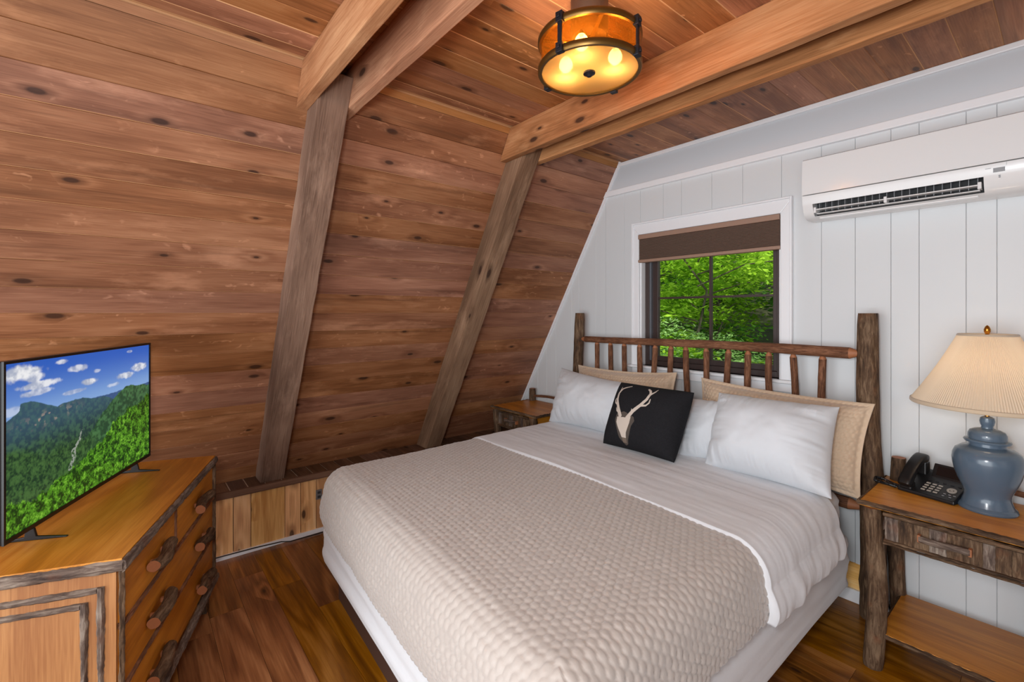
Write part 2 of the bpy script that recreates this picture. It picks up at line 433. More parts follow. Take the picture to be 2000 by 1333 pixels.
t = MB().prism([(xk(2.405), 2.405), (2.3, 2.405), (2.3, 2.447), (xk(2.447), 2.447)], .036, MI).build('trim_3', M_['trimw'], bevel=.004); tag(t, kind='structure')
t = MB().prism([(xk(2.617), 2.617), (2.3, 2.617), (2.3, HC), (XT, HC)], .03, MI).build('trim_4', M_['trimw'], bevel=.004); tag(t, kind='structure')
t = box('trim_5', M_['trimw'], (-1.3, -.002, 0), (1.3, .02, .018), None, basis(dS, (.866, 0, -.5), (0, -1, 0), (xk(1.55), D+.002, 1.55))); tag(t, kind='structure')
t = box('baseboard_back', M_['trimw'], (-3.27, D-.018, 0), (2.3, D+.01, .066), bevel=.004); tag(t, kind='structure')
t = box('trim_6', M_['knee'], (-1.35, -.066, -.006), (1.35, .066, .006), None, basis((1, 0, 0), (0, 0, 1), (0, -1, 0), (-1.95, D+.003, .133))); tag(t, kind='structure')
# right slope and partition, unseen but part of the house
t = MB().add([(2.217, -2.3, HC+.03), (2.217, 3.0, HC+.03), (3.74, 3.0, 0), (3.74, -2.3, 0), (2.26, -2.3, HC+.03), (2.26, 3.0, HC+.03), (3.79, 3.0, 0), (3.79, -2.3, 0)],
             [(0, 1, 2, 3), (7, 6, 5, 4), (0, 4, 5, 1), (2, 6, 7, 3), (1, 5, 6, 2), (0, 3, 7, 4)]).build('wall_right', M_['slope']); tag(t, kind='structure')

# rafters (diagonal posts) and ceiling joists
for i, (y0, lab) in enumerate(((.65, 'rough sawn slanting rafter post rising behind the dresser and television side'), (1.86, 'rough sawn slanting rafter post beside the bed, the one nearer the white wall'))):
    L = SL+.01
    o = MB()
    nseg = 26; rnd = random.Random(i)
    v = []; f = []
    for k in range(nseg+1):
        x = -L/2+L*k/nseg
        j = [rnd.uniform(-.0022, .0022) for _ in range(4)]
        v += [(x, -.07+j[0], 0), (x, .07+j[1], 0), (x, .07+j[2], .14+j[3]), (x, -.07+j[2], .14+j[3])]
    for k in range(nseg):
        for q in range(4): f.append((k*4+q, k*4+(q+1) % 4, k*4+4+(q+1) % 4, k*4+4+q))
    f += [(3, 2, 1, 0), tuple(nseg*4+q for q in range(4))]
    s_mid = L/2
    p = (XT+dS[0]*s_mid, y0+.07, HC+dS[2]*s_mid)
    o.add(v, f)
    o = o.build('rafter', M_['beam'], None, basis(dS, (0, -1, 0), nS, p), bevel=.003)
    tag(o, lab, 'beam', 'slanting rafter posts')
for y0, lab in ((.60, 'brown ceiling joist board at upper left, on the television side of the first post'),
                (.79, 'brown ceiling joist board bolted to the bed side of the first post'),
                (1.81, 'wide brown ceiling joist board passing just behind the amber ceiling light'),
                (2.00, 'brown ceiling joist board closest to the white wall')):
    z0 = 2.462; z1 = HC
    L = 4.4
    rnd = random.Random(int(y0*100)); nseg = 40
    v = []; f = []
    xa = xk(z0)+.004; xb = xk(z1)+.004
    for k in range(nseg+1):
        t = k/nseg; X0 = xa+(2.15-xa)*t; X1 = xb+(2.15-xb)*t
        j = [rnd.uniform(-.002, .002) for _ in range(3)]
        v += [(X0, y0+j[0], z0+j[1]), (X0, y0+.05, z0+j[2]), (X1, y0+.05, z1), (X1, y0+j[0], z1)]
    for k in range(nseg):
        for q in range(4): f.append((k*4+(q+1) % 4, k*4+q, k*4+4+q, k*4+4+(q+1) % 4))
    f += [(0, 1, 2, 3), tuple(nseg*4+3-q for q in range(4))]
    o = MB().add(v, f).build('ceiling_joist', M_['joist'], bevel=.004)
    tag(o, lab, 'beam', 'ceiling joists')

# ------------------------------------------------------------------ window
wn = link('window_1', None); tag(wn, kind='structure')
wn.empty_display_size = .1
def casing(name, pts): 
    return MB().prism(pts, .02, basis((1, 0, 0), (0, 0, 1), (0, -1, 0), (0, D+.001, 0))).build(name, M_['trimw'], wn, bevel=.004)
o1 = -2.09; o2 = -1.009; zt = 2.149
casing('window_casing', [(o1, WZ0), (WX0, WZ0), (WX0, WZ1), (o1, zt)])
casing('window_casing', [(WX1, WZ0), (o2, WZ0), (o2, zt), (WX1, WZ1)])
casing('window_casing', [(o1, zt), (WX0, WZ1), (WX1, WZ1), (o2, zt)])
for a, b in (((o1-.001, D-.026, WZ0), (o1+.012, D, zt+.012)), ((o2-.012, D-.026, WZ0), (o2+.001, D, zt+.012)), ((o1+.012, D-.026, zt), (o2-.012, D, zt+.012))):
    box('casing_bead', M_['trimw'], a, b, wn, bevel=.003)
box('window_sill', M_['trimw'], (o1-.03, D-.045, WZ0-.018), (o2+.03, D+.1, WZ0), wn, bevel=.004)
box('window_apron', M_['trimw'], (o1, D-.018, WZ0-.07), (o2, D+.001, WZ0-.019), wn, bevel=.003)
for nm, a, b in (('jamb_liner', (WX0, D, WZ0), (WX0+.012, D+.12, WZ1)), ('jamb_liner', (WX1-.012, D, WZ0), (WX1, D+.12, WZ1)), ('jamb_liner', (WX0+.012, D, WZ1-.012), (WX1-.012, D+.12, WZ1))):
    box(nm, M_['trimw'], a, b, wn)
fy0, fy1 = D+.045, D+.115
a0, a1, c0, c1 = WX0+.012, WX1-.012, WZ0, WZ1-.012
for a, b in (((a0, fy0, c0), (a0+.035, fy1, c1)), ((a1-.03, fy0, c0), (a1, fy1, c1)), ((a0+.035, fy0, c0), (a1-.03, fy1, c0+.035)), ((a0+.035, fy0, c1-.03), (a1-.03, fy1, c1))):
    box('window_frame', M_['frame'], a, b, wn, bevel=.002)
box('track', M_['track'], (a0+.035, fy0+.006, c0+.035), (a0+.047, fy1, c1-.03), wn)
# sash
b0, b1, d0, d1 = a0+.047, a1-.03, c0+.035, c1-.03
sy0, sy1 = D+.068, D+.1
for a, b in (((b0, sy0, d0), (b0+.045, sy1, d1)), ((b1-.03, sy0, d0), (b1, sy1, d1)), ((b0+.045, sy0, d0), (b1-.03, sy1, d0+.035)), ((b0+.045, sy0, d1-.035), (b1-.03, sy1, d1))):
    box('sash', M_['frame'], a, b, wn, bevel=.002)
gm = NT('window_glass'); gm.t.nodes.remove(gm.b)
gl = gm.n('BsdfGlossy', {'Roughness': .02}); tr = gm.n('BsdfTransparent', {'Color': (.97, .98, .97, 1)})
fres = gm.n('LayerWeight', {'Blend': .12}).outputs['Fresnel']
mxs = gm.n('MixShader', {0: gm.math('MULTIPLY', fres, .5), 1: tr.outputs[0], 2: gl.outputs[0]}); gm.l(mxs.outputs[0], gm.out.inputs[0])
xm = (b0+.045+b1-.03)/2+.0; zm = 1.605
box('muntin', M_['frame'], (xm-.007, sy0+.006, d0+.035), (xm+.007, sy0+.03, d1-.035), wn)
box('muntin', M_['frame'], (b0+.045, sy0+.007, zm-.007), (b1-.03, sy0+.029, zm+.007), wn)
for x0_, x1_ in ((b0+.045, xm-.007), (xm+.007, b1-.03)):
    for z0_, z1_ in ((d0+.035, zm-.007), (zm+.007, d1-.035)):
        box('pane', gm.mat, (x0_, sy0+.016, z0_), (x1_, sy0+.02, z1_), wn)

# cellular shade
sh = thing('window_shade', 'brown pleated cellular shade pulled partway down in the window', 'window shade', (-1.55, D-.01, 2.07))
shm = plain('taupe_pleated_fabric', (128, 104, 90), .8, noise=.3, nscale=300)
rail_m = plain('taupe_rail', (158, 126, 108), .5)
sx0, sx1 = WX0-.002, WX1+.002
sx0 = -2.03; sx1 = -1.071
box('head_rail', rail_m, (sx0+.001, D-.03, 2.036), (sx1-.001, D+.03, 2.069), sh, bevel=.004)
mb = MB(); n = 17; zt_, zb_ = 2.036, 1.886
v = []; f = []
for sgn in (0, 1):
    for k in range(2*n+1):
        z = zt_-(zt_-zb_)*k/(2*n); yy = D-.022+(.010 if k % 2 == 0 else 0)
        if sgn: yy = D+.022-(.010 if k % 2 == 0 else 0)
        v += [(sx0+.004, yy, z), (sx1-.004, yy, z)]
K = 2*n+1
for sgn in (0, 1):
    for k in range(2*n):
        a = sgn*K*2+k*2; f.append((a, a+1, a+3, a+2) if sgn else (a, a+2, a+3, a+1))
for k in range(2*n):
    f.append((k*2, K*2+k*2, K*2+k*2+2, k*2+2)); f.append((k*2+1, k*2+3, K*2+k*2+3, K*2+k*2+1))
mb.add(v, f); mb.build('pleated_fabric', shm, sh)
box('bottom_rail', rail_m, (sx0-.002, D-.026, 1.866), (sx1+.002, D+.024, 1.887), sh, bevel=.004)
# ------------------------------------------------------------------ outdoors
gnd = plain('forest_floor', (62, 66, 34), .95, noise=.8, nscale=3)
X = np.linspace(-34, 14, 70); Y = np.linspace(3.05, 34, 60)
GX, GY = np.meshgrid(X, Y, indexing='ij')
GZ = -1.1+.9*fbm(GX*.25, GY*.25, 3)+np.clip(GY-8, 0, 99)**1.25*.16
hill = grid_mesh('ground', np.stack([GX, GY, GZ], -1), gnd); tag(hill, kind='structure')
def leaf_mat(name, a, b):
    m = NT(name); tc = m.n('TexCoord').outputs['Object']
    nz = m.n('TexNoise', {'Vector': tc, 'Scale': 1.6, 'Detail': 6, 'Roughness': .7}).outputs[0]
    col = m.mix(m.mr(nz, .35, .65), lin(a), lin(b))
    m.set(col, .6, 0, .2)
    tl = m.n('BsdfTranslucent', {'Color': col}).outputs[0]
    mx = m.n('MixShader', {0: .45, 1: m.b.outputs[0], 2: tl}); m.l(mx.outputs[0], m.out.inputs[0])
    return m.mat
LM = [leaf_mat('spring_leaf', (96, 150, 24), (176, 214, 64)), leaf_mat('deep_leaf', (40, 92, 26), (104, 160, 50)), leaf_mat('pale_leaf', (92, 138, 66), (164, 200, 124))]
trunk_m = bark('forest_trunk', (40, 36, 30), (80, 72, 60), (120, 112, 96), .5)
def leaves(npts, centers, radii, size, seed, flat=.35):
    rg = np.random.RandomState(seed)
    ci = rg.randint(0, len(centers), npts)
    d = rg.normal(size=(npts, 3)); d /= np.linalg.norm(d, axis=1)[:, None]
    d *= rg.uniform(.25, 1, (npts, 1))**.5
    p = centers[ci]+d*radii[ci][:, None]*np.array([1, 1, flat])
    a = rg.uniform(0, 2*np.pi, npts); tilt = rg.normal(0, .35, npts); roll = rg.normal(0, .5, npts)
    u = np.stack([np.cos(a)*np.cos(tilt), np.sin(a)*np.cos(tilt), np.sin(tilt)], 1)
    wv = np.stack([-np.sin(a)*np.cos(roll), np.cos(a)*np.cos(roll), np.sin(roll)], 1)
    s = (size*rg.uniform(.6, 1.3, npts))[:, None]
    V = np.stack([p-u*s, p+wv*s*.42, p+u*s, p-wv*s*.42], 1).reshape(-1, 3)
    return V, np.arange(npts*4).reshape(-1, 4)
def tree(name, label, cat, x, y, hgt, rad, mi, seed, n=7000, size=.06, low=.25, trunk=.07, group='trees outside the window'):
    z0 = -1.0+max(0, y-8)**1.25*.16
    t = thing(name, label, cat, (x, y, z0), 0, group)
    rg = random.Random(seed)
    mb = MB(); pts = [(0, 0, -.2)]
    for k in range(1, 7): pts.append((rg.uniform(-.06, .06)*k, rg.uniform(-.06, .06)*k, hgt*k/6.5))
    mb.tube(pts, [trunk*(1-.12*k) for k in range(7)], 8)
    cs = []; rs = []
    nb = 16
    for b in range(nb):
        zz = hgt*(low+(1-low)*b/(nb-1)); a = rg.uniform(0, 6.28)
        r = rad*(.35+.75*math.sin(math.pi*min(1, .15+.85*(b/(nb-1)))))
        e = (r*math.cos(a), r*math.sin(a), zz+.1*r)
        mid = (e[0]*.5, e[1]*.5, zz-.05+.12*r)
        mb.tube([(0, 0, zz-.1), mid, e], [trunk*.35, trunk*.25, trunk*.1], 5)
        for q in range(3):
            f_ = .35+.4*q; cs.append((e[0]*f_+rg.uniform(-.2, .2), e[1]*f_+rg.uniform(-.2, .2), zz+.08*r+rg.uniform(-.15, .15))); rs.append(rad*rg.uniform(.25, .45))
    mb.build('trunk', trunk_m, t, wm(t), smooth=True)
    V, Q = leaves(n, np.array(cs), np.array(rs), size, seed)
    o = np_mesh('foliage', V, Q, LM[mi], t, wm(t), smooth=False); o['kind'] = 'stuff'
tree('maple_tree', 'bright lime green tree closest outside the window at upper right', 'tree', -3.6, 6.6, 4.6, 1.5, 0, 1, 7000, .06, .42, .035)
tree('maple_tree', 'bright green tree outside the window, behind the left window panes', 'tree', -5.9, 8.2, 5.4, 1.9, 0, 2, 9000, .07, .38, .045)
tree('slender_tree', 'tall green tree behind the lime green tree at upper right of the window', 'tree', -5.2, 10.5, 7.5, 2.2, 0, 3, 9000, .085, .34, .07)
tree('slender_tree', 'tall dark trunked tree standing deepest in the woods outside the window', 'tree', -7.6, 12.5, 8.5, 2.6, 1, 4, 9000, .1, .2, .09)
tree('slender_tree', 'dark green tree in the woods at the left edge of the window view', 'tree', -9.6, 11.5, 8, 2.6, 1, 5, 9000, .1, .2, .09)
tree('slender_tree', 'deep green tree in the woods at the right edge of the window view', 'tree', -3.4, 12.5, 8, 2.6, 1, 6, 8000, .1, .2, .09)
tree('shrub', 'pale green shrub low outside the window, behind the bed rail on the right', 'shrub', -3.6, 6.3, 2.15, 1.15, 2, 11, 9000, .036, .2, .02, 'shrubs outside the window')
tree('shrub', 'pale green shrub low outside the window, behind the bed rail on the left', 'shrub', -5.3, 7.3, 2.15, 1.3, 2, 12, 9000, .038, .2, .02, 'shrubs outside the window')
tree('shrub', 'dark green bush in the middle distance below the lime green branches', 'shrub', -6.4, 9.6, 3.0, 1.7, 1, 13, 8000, .07, .15, .03, 'shrubs outside the window')
tree('shrub', 'yellow green bush in the middle distance at the right of the window view', 'shrub', -4.5, 9.0, 3.6, 1.7, 0, 14, 8000, .06, .15, .03, 'shrubs outside the window')
V, Q = leaves(42000, np.stack([np.random.RandomState(5).uniform(-26, 6, 420), np.random.RandomState(6).uniform(14, 27, 420), np.random.RandomState(7).uniform(-.5, 9, 420)], 1), np.full(420, 1.5), .15, 9, .8)
o = np_mesh('distant_foliage', V, Q, LM[1], None, None, smooth=False); tag(o, 'dense green woodland foliage filling the distance beyond the window', 'foliage', None, 'stuff')

# ------------------------------------------------------------------ air conditioner
ac = thing('air_conditioner', 'white wall mounted split air conditioner with a long dark outlet slot', 'air conditioner', (-.46, D, 1.99))
AX0, AX1 = -.896, -.03
prof = [(D, 2.295), (2.712, 2.295), (2.7, 2.288), (2.693, 2.2), (2.692, 2.108)]     # front panel section
prof2 = [(2.696, 2.104), (2.697, 2.078), (2.703, 2.058), (2.716, 2.022), (2.737, 1.999), (2.765, 1.989), (2.9, 1.992)]
def extr(ps, x0, x1, name, mat, parent, close=True, sm=True):
    v = [(x0, p[0], p[1]) for p in ps]+[(x1, p[0], p[1]) for p in ps]; n = len(ps)
    f = [(i, i+1, i+1+n, i+n) for i in range(n-1)]
    if close: f += [tuple(range(n-1, -1, -1)), tuple(range(n, 2*n)), (n-1, 0, n, 2*n-1)]
    return MB().add(v, f).build(name, mat, parent, smooth=sm)
extr(prof+[(D, 2.108)], AX0, AX1, 'front_panel', M_['acw'], ac)
# lower chassis with slot between x=-.851 and -.233 along profile pts 2..4
S0, S1 = -.851, -.233
extr([(D, 2.104)]+prof2, AX0, S0, 'chassis', M_['acw'], ac)
extr([(D, 2.104)]+prof2, S1, AX1, 'chassis', M_['acw'], ac)
extr([(D, 2.104)]+prof2[:3]+[(2.76, 2.07), (2.80, 2.09)], S0, S1, 'chassis', M_['acw'], ac)
extr([(2.80, 2.01)]+prof2[4:]+[(D, 2.02)], S0, S1, 'chassis', M_['acw'], ac)
box('outlet_recess', M_['dark'], (S0, 2.775, 1.995), (S1, 2.80, 2.10), ac)
for k in range(22):
    x = S0+.02+(S1-S0-.04)*k/21
    if abs(k-10.5) < .6 : pass
    box('vane', M_['acg'], (x-.001, 2.74, 2.018), (x+.001, 2.775, 2.07), ac)
for k, (a, b) in enumerate(((S0+.012, S0+(S1-S0)*.475), (S0+(S1-S0)*.485, S1-.01))):
    box('louver', M_['acw'], (a, 2.706, 2.026), (b, 2.748, 2.031), ac, bevel=.002)
box('louver', M_['acw'], (S0+.012, 2.722, 2.007), (S1-.012, 2.75, 2.011), ac, bevel=.0015)
for x in (S0+.01, S0+(S1-S0)*.48, S1-.012):
    MB().add([], []).box((x-.006, 2.703, 2.012), (x+.006, 2.75, 2.04)).build('louver_hinge', M_['acw'], ac, bevel=.002)
for k in range(4):
    box('flap_rib', M_['acw'], (S0+.02, 2.743+k*.012, 1.9875-.001), (S1-.02, 2.747+k*.012, 1.992), ac)
box('display', M_['acg'], (-.205, 2.6945, 2.068), (-.172, 2.70, 2.085), ac)
box('panel_seam', M_['acg'], (-.168, 2.6935, 2.09), (-.1675, 2.70, 2.104), ac)
box('badge_print', M_['acg'], (-.228, 2.6962, 2.086), (-.211, 2.70, 2.088), ac)
for k in range(2): box('badge_print', M_['acg'], (-.19, 2.6985, 2.052-k*.006), (-.185, 2.7065, 2.055-k*.006), ac)

# ------------------------------------------------------------------ ceiling light
LX, LY = -1.13, 1.30
cl = thing('ceiling_light', 'round amber glass drum ceiling light with bronze bands and iron straps', 'ceiling light', (LX, LY, 2.39))
MB().lathe([(0, HC), (.068, HC), (.068, 2.52), (.062, 2.512), (0, 2.512)], 40).build('canopy', M_['canopy'], cl, Matrix.Translation((LX, LY, 0)), smooth=True)
LT = Matrix.Translation((LX, LY, 0)); LR = .182
for z in (2.495, 2.392):
    MB().lathe([(LR-.008, z-.011), (LR+.003, z-.012), (LR+.007, z-.006), (LR+.007, z+.006), (LR+.003, z+.012), (LR-.008, z+.011)], 72, close=True).build('band', M_['bronze'], cl, LT, smooth=True)
am = NT('amber_seeded_glass'); am.t.nodes.remove(am.b)
tcg = am.n('TexCoord').outputs['Object']
seed_ = am.n('TexVoronoi', {'Vector': tcg, 'Scale': 95.}).outputs['Distance']
bp = am.n('Bump', {'Strength': .5, 'Distance': .002, 'Height': seed_})
g = am.n('BsdfGlossy', {'Roughness': .05, 'Normal': bp.outputs[0]}); tt = am.n('BsdfTransparent', {'Color': (1., .68, .28, 1)})
df = am.n('BsdfTranslucent', {'Color': (.22, .10, .02, 1)})
fr_ = am.n('LayerWeight', {'Blend': .25, 'Normal': bp.outputs[0]}).outputs['Fresnel']
mx1 = am.n('MixShader', {0: am.math('ADD', .12, am.math('MULTIPLY', am.math('LESS_THAN', seed_, .22), .25)), 1: tt.outputs[0], 2: df.outputs[0]})
mx2 = am.n('MixShader', {0: am.math('MULTIPLY', fr_, .35), 1: mx1.outputs[0], 2: g.outputs[0]}); am.l(mx2.outputs[0], am.out.inputs[0])
MB().lathe([(LR-.006, 2.402), (LR-.006, 2.486), (LR-.010, 2.486), (LR-.010, 2.402)], 72, close=True).build('glass_drum', am.mat, cl, LT, smooth=True)
dm = NT('frosted_amber_glass'); dm.t.nodes.remove(dm.b)
tr_ = dm.n('BsdfTranslucent', {'Color': (.34, .25, .13, 1)}); tp = dm.n('BsdfTransparent', {'Color': (1, .88, .58, 1)}); gd = dm.n('BsdfGlossy', {'Roughness': .12})
a1_ = dm.n('MixShader', {0: .30, 1: tr_.outputs[0], 2: tp.outputs[0]}); a2_ = dm.n('MixShader', {0: .05, 1: a1_.outputs[0], 2: gd.outputs[0]}); dm.l(a2_.outputs[0], dm.out.inputs[0])
MB().lathe([(0, 2.384), (LR-.008, 2.386), (LR-.008, 2.39), (0, 2.389)], 64).build('diffuser_disc', dm.mat, cl, LT, smooth=True)
MB().lathe([(0, 2.366), (.008, 2.367), (.013, 2.373), (.022, 2.377), (.022, 2.383), (0, 2.3845)], 28).build('finial', M_['iron'], cl, LT, smooth=True)
ph0 = math.atan2(-.755, .656)
for k in range(4):
    a = ph0+R(-31+90*k); Mx = LT @ Matrix.Rotation(a, 4, 'Z')
    st = MB().box((LR+.004, -.008, 2.392), (LR+.011, .008, 2.495))
    for z in (2.392, 2.495): st.box((LR-.004, -.013, z-.017), (LR+.016, .013, z+.017)).box((LR+.012, -.006, z-.005), (LR+.021, .006, z+.006))
    st.build('strap', M_['iron'], cl, Mx, bevel=.0015)
for k in range(2):
    Mx = LT @ Matrix.Rotation(ph0+R(14+90*k), 4, 'Z')
    box('cross_bar', M_['bronze'], (-LR+.012, -.006, 2.488), (LR-.012, .006, 2.494), cl, Mx)
MB().lathe([(0, 2.512), (.014, 2.512), (.014, 2.48), (.03, 2.476), (.03, 2.462), (0, 2.46)], 20).build('socket_hub', M_['iron'], cl, LT, smooth=True)
bm_ = NT('lit_bulb'); bm_.set((1, .9, .7, 1)); bm_.b.inputs['Emission Color'].default_value = (1, .92, .72, 1); bm_.b.inputs['Emission Strength'].default_value = 20
tpb = bm_.n('BsdfTransparent'); mxb = bm_.n('MixShader', {0: .6, 1: bm_.b.outputs[0], 2: tpb.outputs[0]}); bm_.l(mxb.outputs[0], bm_.out.inputs[0])
for dx_, dy_ in ((-.088, -.032), (.066, .066), (.048, -.096)):
    cx, cy = LX+dx_, LY+dy_
    light('ceiling_bulb_glow', 'POINT', (cx, cy, 2.434), 3.2, (1, .66, .34), .02)
    b = MB().lathe([(0, 2.408), (.014, 2.412), (.024, 2.424), (.026, 2.436), (.02, 2.452), (.012, 2.462), (0, 2.463)], 20).build('bulb', bm_.mat, cl, Matrix.Translation((cx, cy, 0)), smooth=True)
    MB().tube([(cx, cy, 2.46), (cx, cy, 2.476), (LX, LY, 2.474)], .008, 8).build('socket', M_['iron'], cl, smooth=True)
o = MB().tube([(LX, LY+.2, 2.632), (LX, 1.50, 2.632), (LX, 1.81, 2.632)], .0115, 12).build('conduit', M_['canopy'], smooth=True)
tag(o, 'thin dark metal conduit on the ceiling running from the amber light to the joist', 'conduit')

# ------------------------------------------------------------------ bed
BX0, BX1, BY0, BY1 = -2.555, -.687, .787, 2.70
bed = thing('bed', 'king bed with rustic bark log headboard of upright spindles and dark plinth', 'bed', (-1.62, 1.75, 0))
def shear(o):
    me = o.data; n = len(me.vertices); a = np.empty(n*3, np.float32); me.vertices.foreach_get('co', a); a = a.reshape(-1, 3)
    a[:, 1] -= .055*np.clip(a[:, 0]+2.6, 0, 9)*np.clip((2.70-a[:, 1])/1.91, 0, 1.3); me.vertices.foreach_set('co', a.ravel()); me.update()
    return o
pl = box('plinth', M_['bedbase'], (BX0+.11, BY0+.06, 0), (BX1-.11, BY1-.03, .183), bed, bevel=.004)
def log(name, p0, p1, r0, r1, parent, bm='bark', seed=0, wob=.05, bend=0.0, ten0=0, ten1=0, n=20, seg=26, bendv=None):
    p0 = Vector(p0); p1 = Vector(p1); d = p1-p0; L = d.length; z = d.normalized()
    x = (bendv or Vector((0, 0, 1)) if abs(z.z) < .8 else Vector((1, 0, 0))); x = (x-z*x.dot(z)).normalized(); y = z.cross(x)
    M = basis(x, y, z, p0); rs = np.random.RandomState(seed)
    ths = np.arange(n)*2*np.pi/n; V = []; F = []; MI_ = []
    pos = [L*i/seg for i in range(seg+1)]
    if ten0: pos = [-ten0]+[max(p, .001) for p in pos]
    if ten1: pos = pos+[L+ten1]
    sway = rs.uniform(-1, 1, 4)
    knots_ = [(rs.uniform(.1, .9)*L, rs.uniform(0, 6.28), rs.uniform(.05, .14)) for _ in range(max(1, int(L/.25)))]
    for i, p in enumerate(pos):
        t = p/L; tt_ = min(max(t, 0), 1)
        r = r0+(r1-r0)*tt_
        cx = bend*math.sin(math.pi*tt_)+r*.18*wob/.05*math.sin(5*tt_+sway[0]*3); cy = r*.18*wob/.05*math.sin(6.3*tt_+sway[1]*3)
        if (ten0 and i == 0) or (ten1 and i == len(pos)-1): rr = np.full(n, r*.42)
        else:
            rr = r*(1+wob*(2*fbm(np.cos(ths)*1.3+7*seed+2, np.full(n, p*9)+np.sin(ths)*1.3, seed)-1)*1.6+.02*(2*vnoise(ths*9/np.pi, np.full(n, p*60), seed+5)-1))
            for kp, ka, kh in knots_:
                rr = rr+r*kh*np.exp(-((p-kp)/.02)**2)*np.clip(np.cos(ths-ka), 0, 1)**4
            if i == 0 or i == len(pos)-1: rr = rr*.93
        for a, q in zip(ths, rr): V.append((cx+q*math.cos(a), cy+q*math.sin(a), p))
    k = len(pos)
    for i in range(k-1):
        m_ = 1 if (ten0 and i == 0) or (ten1 and i == k-2) else 0
        for j in range(n):
            j2 = (j+1) % n; F.append((i*n+j, i*n+j2, (i+1)*n+j2, (i+1)*n+j)); MI_.append(m_)
    F.append(tuple(range(n-1, -1, -1))); F.append(tuple((k-1)*n+j for j in range(n))); MI_ += [1, 1]
    mb = MB(); mb.v = V; mb.f = F; mb.m = MI_
    return mb.build(name, [M_[bm], M_['cut']], parent, M, smooth=True)
HY = 2.80
log('headboard_post', (-.632, HY, 0), (-.635, HY, 1.497), .053, .0435, bed, seed=3, wob=.06)
log('headboard_post', (-2.548, HY, 0), (-2.548, HY, 1.497), .046, .038, bed, seed=4, wob=.07)
log('top_rail', (-2.47, HY, 1.293), (-.715, HY, 1.297), .023, .029, bed, 'spin', seed=5, wob=.05, ten0=.045, ten1=.045, seg=50)
log('lower_rail', (-2.47, HY, .60), (-.72, HY, .53), .024, .029, bed, 'spin', seed=6, wob=.05, ten0=.045, ten1=.06)
for i, x in enumerate((-2.35, -2.221, -2.094, -1.966, -1.849, -1.719, -1.6, -1.471, -1.338, -1.217, -1.087, -.964, -.831)):
    log('spindle', (x, HY, .62), (x+random.uniform(-.008, .008), HY, 1.255), .0185, .0180, bed, 'spin', seed=20+i, wob=.08, ten0=.02, ten1=.025, n=12, seg=20)
shear(pl)
# box spring & mattress: rounded blocks with soft fabric folds
def soft_block(name, x0, x1, y0, y1, z0, z1, r, mat, label, cat, folds=0, seed=0, rv=.03):
    nP = 360; per = []
    hx, hy = (x1-x0)/2, (y1-y0)/2; cx, cy = (x0+x1)/2, (y0+y1)/2
    segs = []
    for (sx, sy, a0) in ((1, 1, 0), (-1, 1, 90), (-1, -1, 180), (1, -1, 270)):
        for k in range(13):
            a = R(a0+90*k/12); segs.append((cx+sx*(hx-r)+r*math.cos(a), cy+sy*(hy-r)+r*math.sin(a), math.cos(a), math.sin(a)))
    pts = np.array(segs+[segs[0]])
    dl = np.r_[0, np.cumsum(np.hypot(*(np.diff(pts[:, :2], axis=0).T)))]
    tq = np.linspace(0, dl[-1], nP, endpoint=False)
    px, py, nx, ny = [np.interp(tq, dl, pts[:, i]) for i in range(4)]
    prof = [(-.1, z0+.0), (-rv*.3, z0), (0, z0+rv*.4)]+[(0, z0+rv*.4+(z1-z0-rv*1.4)*k/14) for k in range(1, 15)]+[(-rv*(1-math.cos(R(90*k/6))), z1-rv+rv*math.sin(R(90*k/6))) for k in range(1, 7)]
    V = []
    for d_, z in prof:
        amp = folds*max(0, 1-abs(d_)/.03)
        wv_ = amp*(fbm(tq*.9, np.full(nP, z*26), seed, 3)-.5)*2
        V.append(np.stack([px+nx*(d_+wv_), py+ny*(d_+wv_), np.full(nP, z)], 1))
    V = np.array(V)                       # (k, nP, 3)
    inner = V[-1]*1.0
    for f_ in (.7, .4, .1): V = np.concatenate([V, (np.array([cx, cy, z1])+(inner-np.array([cx, cy, z1]))*np.array([f_, f_, 1]))[None]], 0)
    k = V.shape[0]; idx = np.arange(k*nP).reshape(k, nP); nx_ = np.roll(idx, -1, axis=1)
    Q = np.stack([idx[:-1], nx_[:-1], nx_[1:], idx[1:]], -1).reshape(-1, 4)
    o = shear(np_mesh(name, V.reshape(-1, 3), Q, mat))
    return tag(o, label, cat)
soft_block('box_spring', BX0, BX1, BY0, BY1, .183, .420, .05, M_['sheet'], 'box spring under the mattress covered in creased white fabric', 'box spring', .012, 3, .02)
soft_block('mattress', BX0+.025, BX1-.022, BY0+.03, BY1, .422, .637, .10, M_['sheet'], 'thick mattress in a white fitted sheet', 'mattress', .008, 8, .055)

